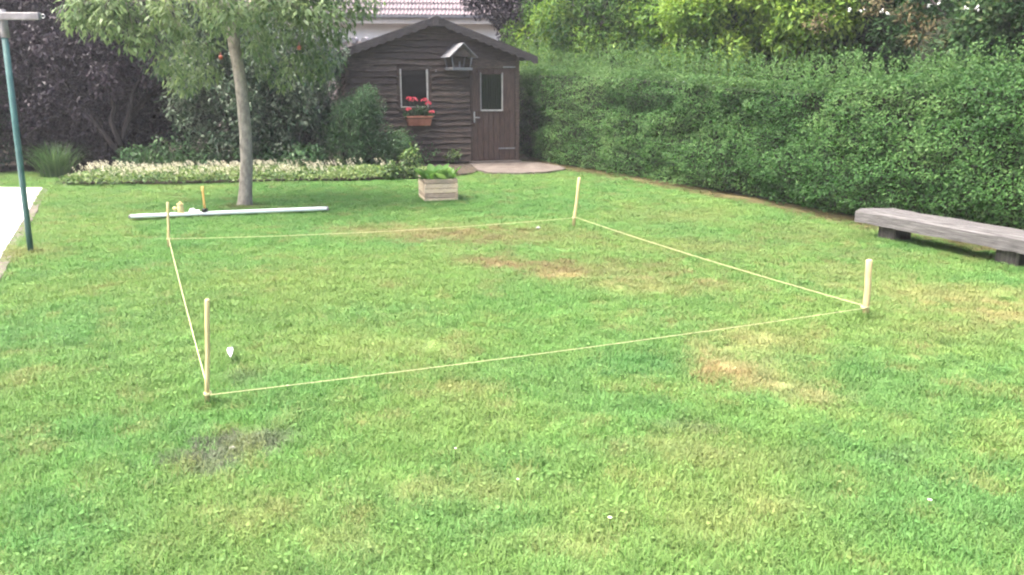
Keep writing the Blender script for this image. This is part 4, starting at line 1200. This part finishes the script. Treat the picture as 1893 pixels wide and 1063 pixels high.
for (x, y, rx, rz, lab) in ((-6.5, 14.5, .5, .30, 'low green leafy perennial under the fork of the purple tree'), (-5.6, 14.55, .5, .34, 'low green leafy perennial behind the white flowers left of the trunk'), (-4.6, 14.6, .5, .30, 'low green leafy perennial right behind the fruit tree trunk'), (-3.75, 14.55, .4, .24, 'low green leafy perennial at the foot of the bent cane')):
    bushy('leafy_perennial', lab, 'plant', (x, y, 0), [((x, y, rz), (rx, .3, rz), 22)], 60, .08, .42, M['L_bush'], 3, 'barkdark', .5, .2, (.12, .2), .008, 'low perennials behind the white flowers')
# flowering ground cover
def border():
    n = 13000
    x = RNG.uniform(-7.35, -1.5, n); f = RNG.random(n)
    front = np.interp(x, [-7.4, -7.2, -5.6, -4.0, -2.6, -1.7], [13.1, 12.97, 13.17, 13.47, 13.77, 14.0])
    dep = np.interp(x, [-7.4, -6.8, -4.0, -3.2, -1.5], [.5, .95, .95, .85, .6])
    y = front - .16 + f * (dep + .16)
    ht = np.interp(f, [0, .12, .5, 1], [.04, .10, .17, .16]) * (.75 + .6 * fbm(x * 1.6, y * 1.6, 3)) * np.interp(x, [-7.4, -6.9, -4.0, -3.4, -1.5], [.5, 1, 1, .85, .8])
    z = ht * (.35 + .65 * RNG.random(n) ** .6) + .02
    P = np.stack([x, y + RNG.normal(0, .02, n), z], 1)
    A_ = unit(rdir(n) * np.array([1, 1, .6]) + np.array([0, -.3, .3])); N_ = unit(rdir(n) * .6 + np.array([0, -.35, .9]))
    T = .42 + (fbm(x * 2 + 9, y * 2, 3) - .5) * .7 + RNG.normal(0, .2, n) + np.where(x > -3.9, .08, 0)
    L = RNG.uniform(.04, .07, n)
    root = leaves('ground_cover', P, A_, N_, L, L * .62, T, M['L_cover'])
    tag(root, 'low flowering ground cover edging the border under the trees', 'ground cover', kind='stuff')
    # white flower spikes, thick towards the left, thin to the right
    k = 1000
    x = RNG.uniform(-7.2, -1.7, k); keep = RNG.random(k) < np.interp(x, [-7.2, -6.9, -4.1, -3.6, -2.9, -1.7], [.6, 1, 1, .75, .16, .12]) * np.clip(.25 + 1.5 * (fbm(x * 1.3, x * 0 + 4, 2)), 0, 1)
    x = x[keep]; k = len(x); f = RNG.random(k)
    front = np.interp(x, [-7.4, -7.2, -5.6, -4.0, -2.6, -1.7], [13.1, 12.97, 13.17, 13.47, 13.77, 14.0])
    y = front + .06 + f * .8
    top = np.interp(f, [0, .12, .5, 1], [.05, .12, .19, .18]) * (.75 + .6 * fbm(x * 1.6, y * 1.6, 3)) + RNG.uniform(0, .07, k)
    m = 9
    tt = np.tile(np.arange(m) / m, k)
    P = np.stack([np.repeat(x, m) - tt * .035, np.repeat(y, m), np.repeat(top, m) - .03 + tt * .07], 1) + RNG.normal(0, .006, (k * m, 3))
    A_ = unit(rdir(k * m) * np.array([1, 1, .3]) + np.array([-.2, -.3, .5]))
    leaves('flower_spikes', P, A_, unit(rdir(k * m) + np.array([0, -.5, .6])), .026, .017, RNG.normal(.5, .25, k * m), M['L_flower'], root)


border()

# dead leaves and chips along hedge foot and on the bed by the path
n = 900
tt = RNG.random(n); seg = RNG.integers(1, len(HEDGE) - 1, n)
hx = np.array([h.x for h in HEDGE]); hy = np.array([h.y for h in HEDGE])
x = hx[seg] + tt * (hx[np.minimum(seg + 1, len(HEDGE) - 1)] - hx[seg]) - RNG.gamma(2, .07, n) + .05; y = hy[seg] + tt * (hy[np.minimum(seg + 1, len(HEDGE) - 1)] - hy[seg]) - RNG.gamma(2, .03, n)
x2 = RNG.uniform(-2.2, -.7, 260); y2 = RNG.uniform(14.2, 15.8, 260); x2 = np.where(y2 > 14.2 + (x2 + .7) * -.2, x2, x2 - .2)
x = np.concatenate([x, x2]); y = np.concatenate([y, y2]); n = len(x)
o = leaves('leaf_litter', np.stack([x, y, lawn_z(x, y) + RNG.uniform(.012, .03, n) + np.where(y > 14, .02, 0)], 1), rdir(n) * np.array([1, 1, .2]), unit(rdir(n) * .4 + np.array([0, 0, 1.0])), RNG.uniform(.03, .06, n), .022, RNG.normal(.55, .25, n), M['L_straw'])
tag(o, 'dry brown leaf litter along the foot of the hedge', 'leaf litter', kind='stuff')

# ================================================================== HOUSE BEHIND
hs = thing('neighbour_house', 'white rendered house with mauve tiled roof behind the shed', 'house', (-3.5, 27, 0), R(3))
EZ = 3.78
MB().box(-9, 8, .45, 8.5, -.05, EZ - .12).build('wall', M['render'], hs, True)
MB().box(-9.4, 8.4, -.05, .46, EZ - .20, EZ - .10).build('soffit', M['soffit'], hs, True)
MB().box(-9.4, 8.4, -.09, -.052, EZ - .24, EZ + .0, .004).build('fascia', M['soffit'], hs, True)
g_ = MB(); g_.tube([(-9.4, -.15, EZ - .02), (8.4, -.15, EZ - .02)], .06, 10); g_.build('gutter', M['gutter'], hs, True)
# roof: pantile rows with waves, modelled as stepped corrugated courses
nc = 150; nrw = 12; V = []; Fc = []
pitch = R(38)
for r_ in range(nrw):
    for (s0, lift) in ((r_ * .33, .045), ((r_ + 1) * .33 + .02, .0)):
        for i in range(nc * 4 + 1):
            x = -9.5 + 18 * i / (nc * 4)
            w = .028 * math.sin(i / 4 * 2 * math.pi)
            V.append((x, -.2 + s0 * math.cos(pitch) - (w + lift) * math.sin(pitch), EZ + .0 + s0 * math.sin(pitch) + (w + lift) * math.cos(pitch)))
    m_ = nc * 4 + 1; b_ = r_ * 2 * m_
    Fc += [(b_ + i, b_ + i + 1, b_ + m_ + i + 1, b_ + m_ + i) for i in range(m_ - 1)]
rt = MB().add(V, Fc, True).build('roof_tiles', M['rooftile'], hs, True)
MB().add([(-9.45, -.15, EZ - .08), (8.45, -.15, EZ - .08), (8.45, 4.2, EZ + 3.3), (-9.45, 4.2, EZ + 3.3), (8.45, 8.6, EZ - .08), (-9.45, 8.6, EZ - .08)], [(0, 1, 2, 3), (3, 2, 4, 5), (0, 3, 5), (1, 4, 2)]).build('roof_deck', M['rooftile'], hs, True)
# low garden wall with tiled coping between shed and house
gw = thing('garden_wall', 'low pinkish wall with tile coping behind the left eave of the shed', 'wall', (-5.6, 22.5, 0))
zc = AT(640, 76, 22.5).z
MB().box(-9.0, -2.6, 22.5, 22.75, -.05, zc).build('wall_body', M['wallstone'], gw)
for i in range(22):
    x = -8.9 + i * .29
    MB().tube([(x, 22.4, zc + .01), (x, 22.85, zc + .05)], .085, 8).build('coping_tile', M['gutter'], gw)
print('objects', len(bpy.data.objects))

# ------------------------------------------------------------------ added veil volume, lifts the distant darks like lens glare
hz = MB().box(-430, 430, -80, 630, -1.5, 8.2).build('added_veil', None)
tag(hz, 'added thin hazy volume lifting the distant darks like lens glare', 'added_veil', kind='stuff')
m = bpy.data.materials.new('added_veil_volume'); m.use_nodes = True
n_ = m.node_tree.nodes; n_.clear()
out = n_.new('ShaderNodeOutputMaterial'); pv = n_.new('ShaderNodeVolumePrincipled')
pv.inputs['Color'].default_value = (.93, .95, .97, 1); pv.inputs['Density'].default_value = .0017; pv.inputs['Anisotropy'].default_value = .3
m.node_tree.links.new(pv.outputs[0], out.inputs['Volume'])
hz.data.materials.append(m)
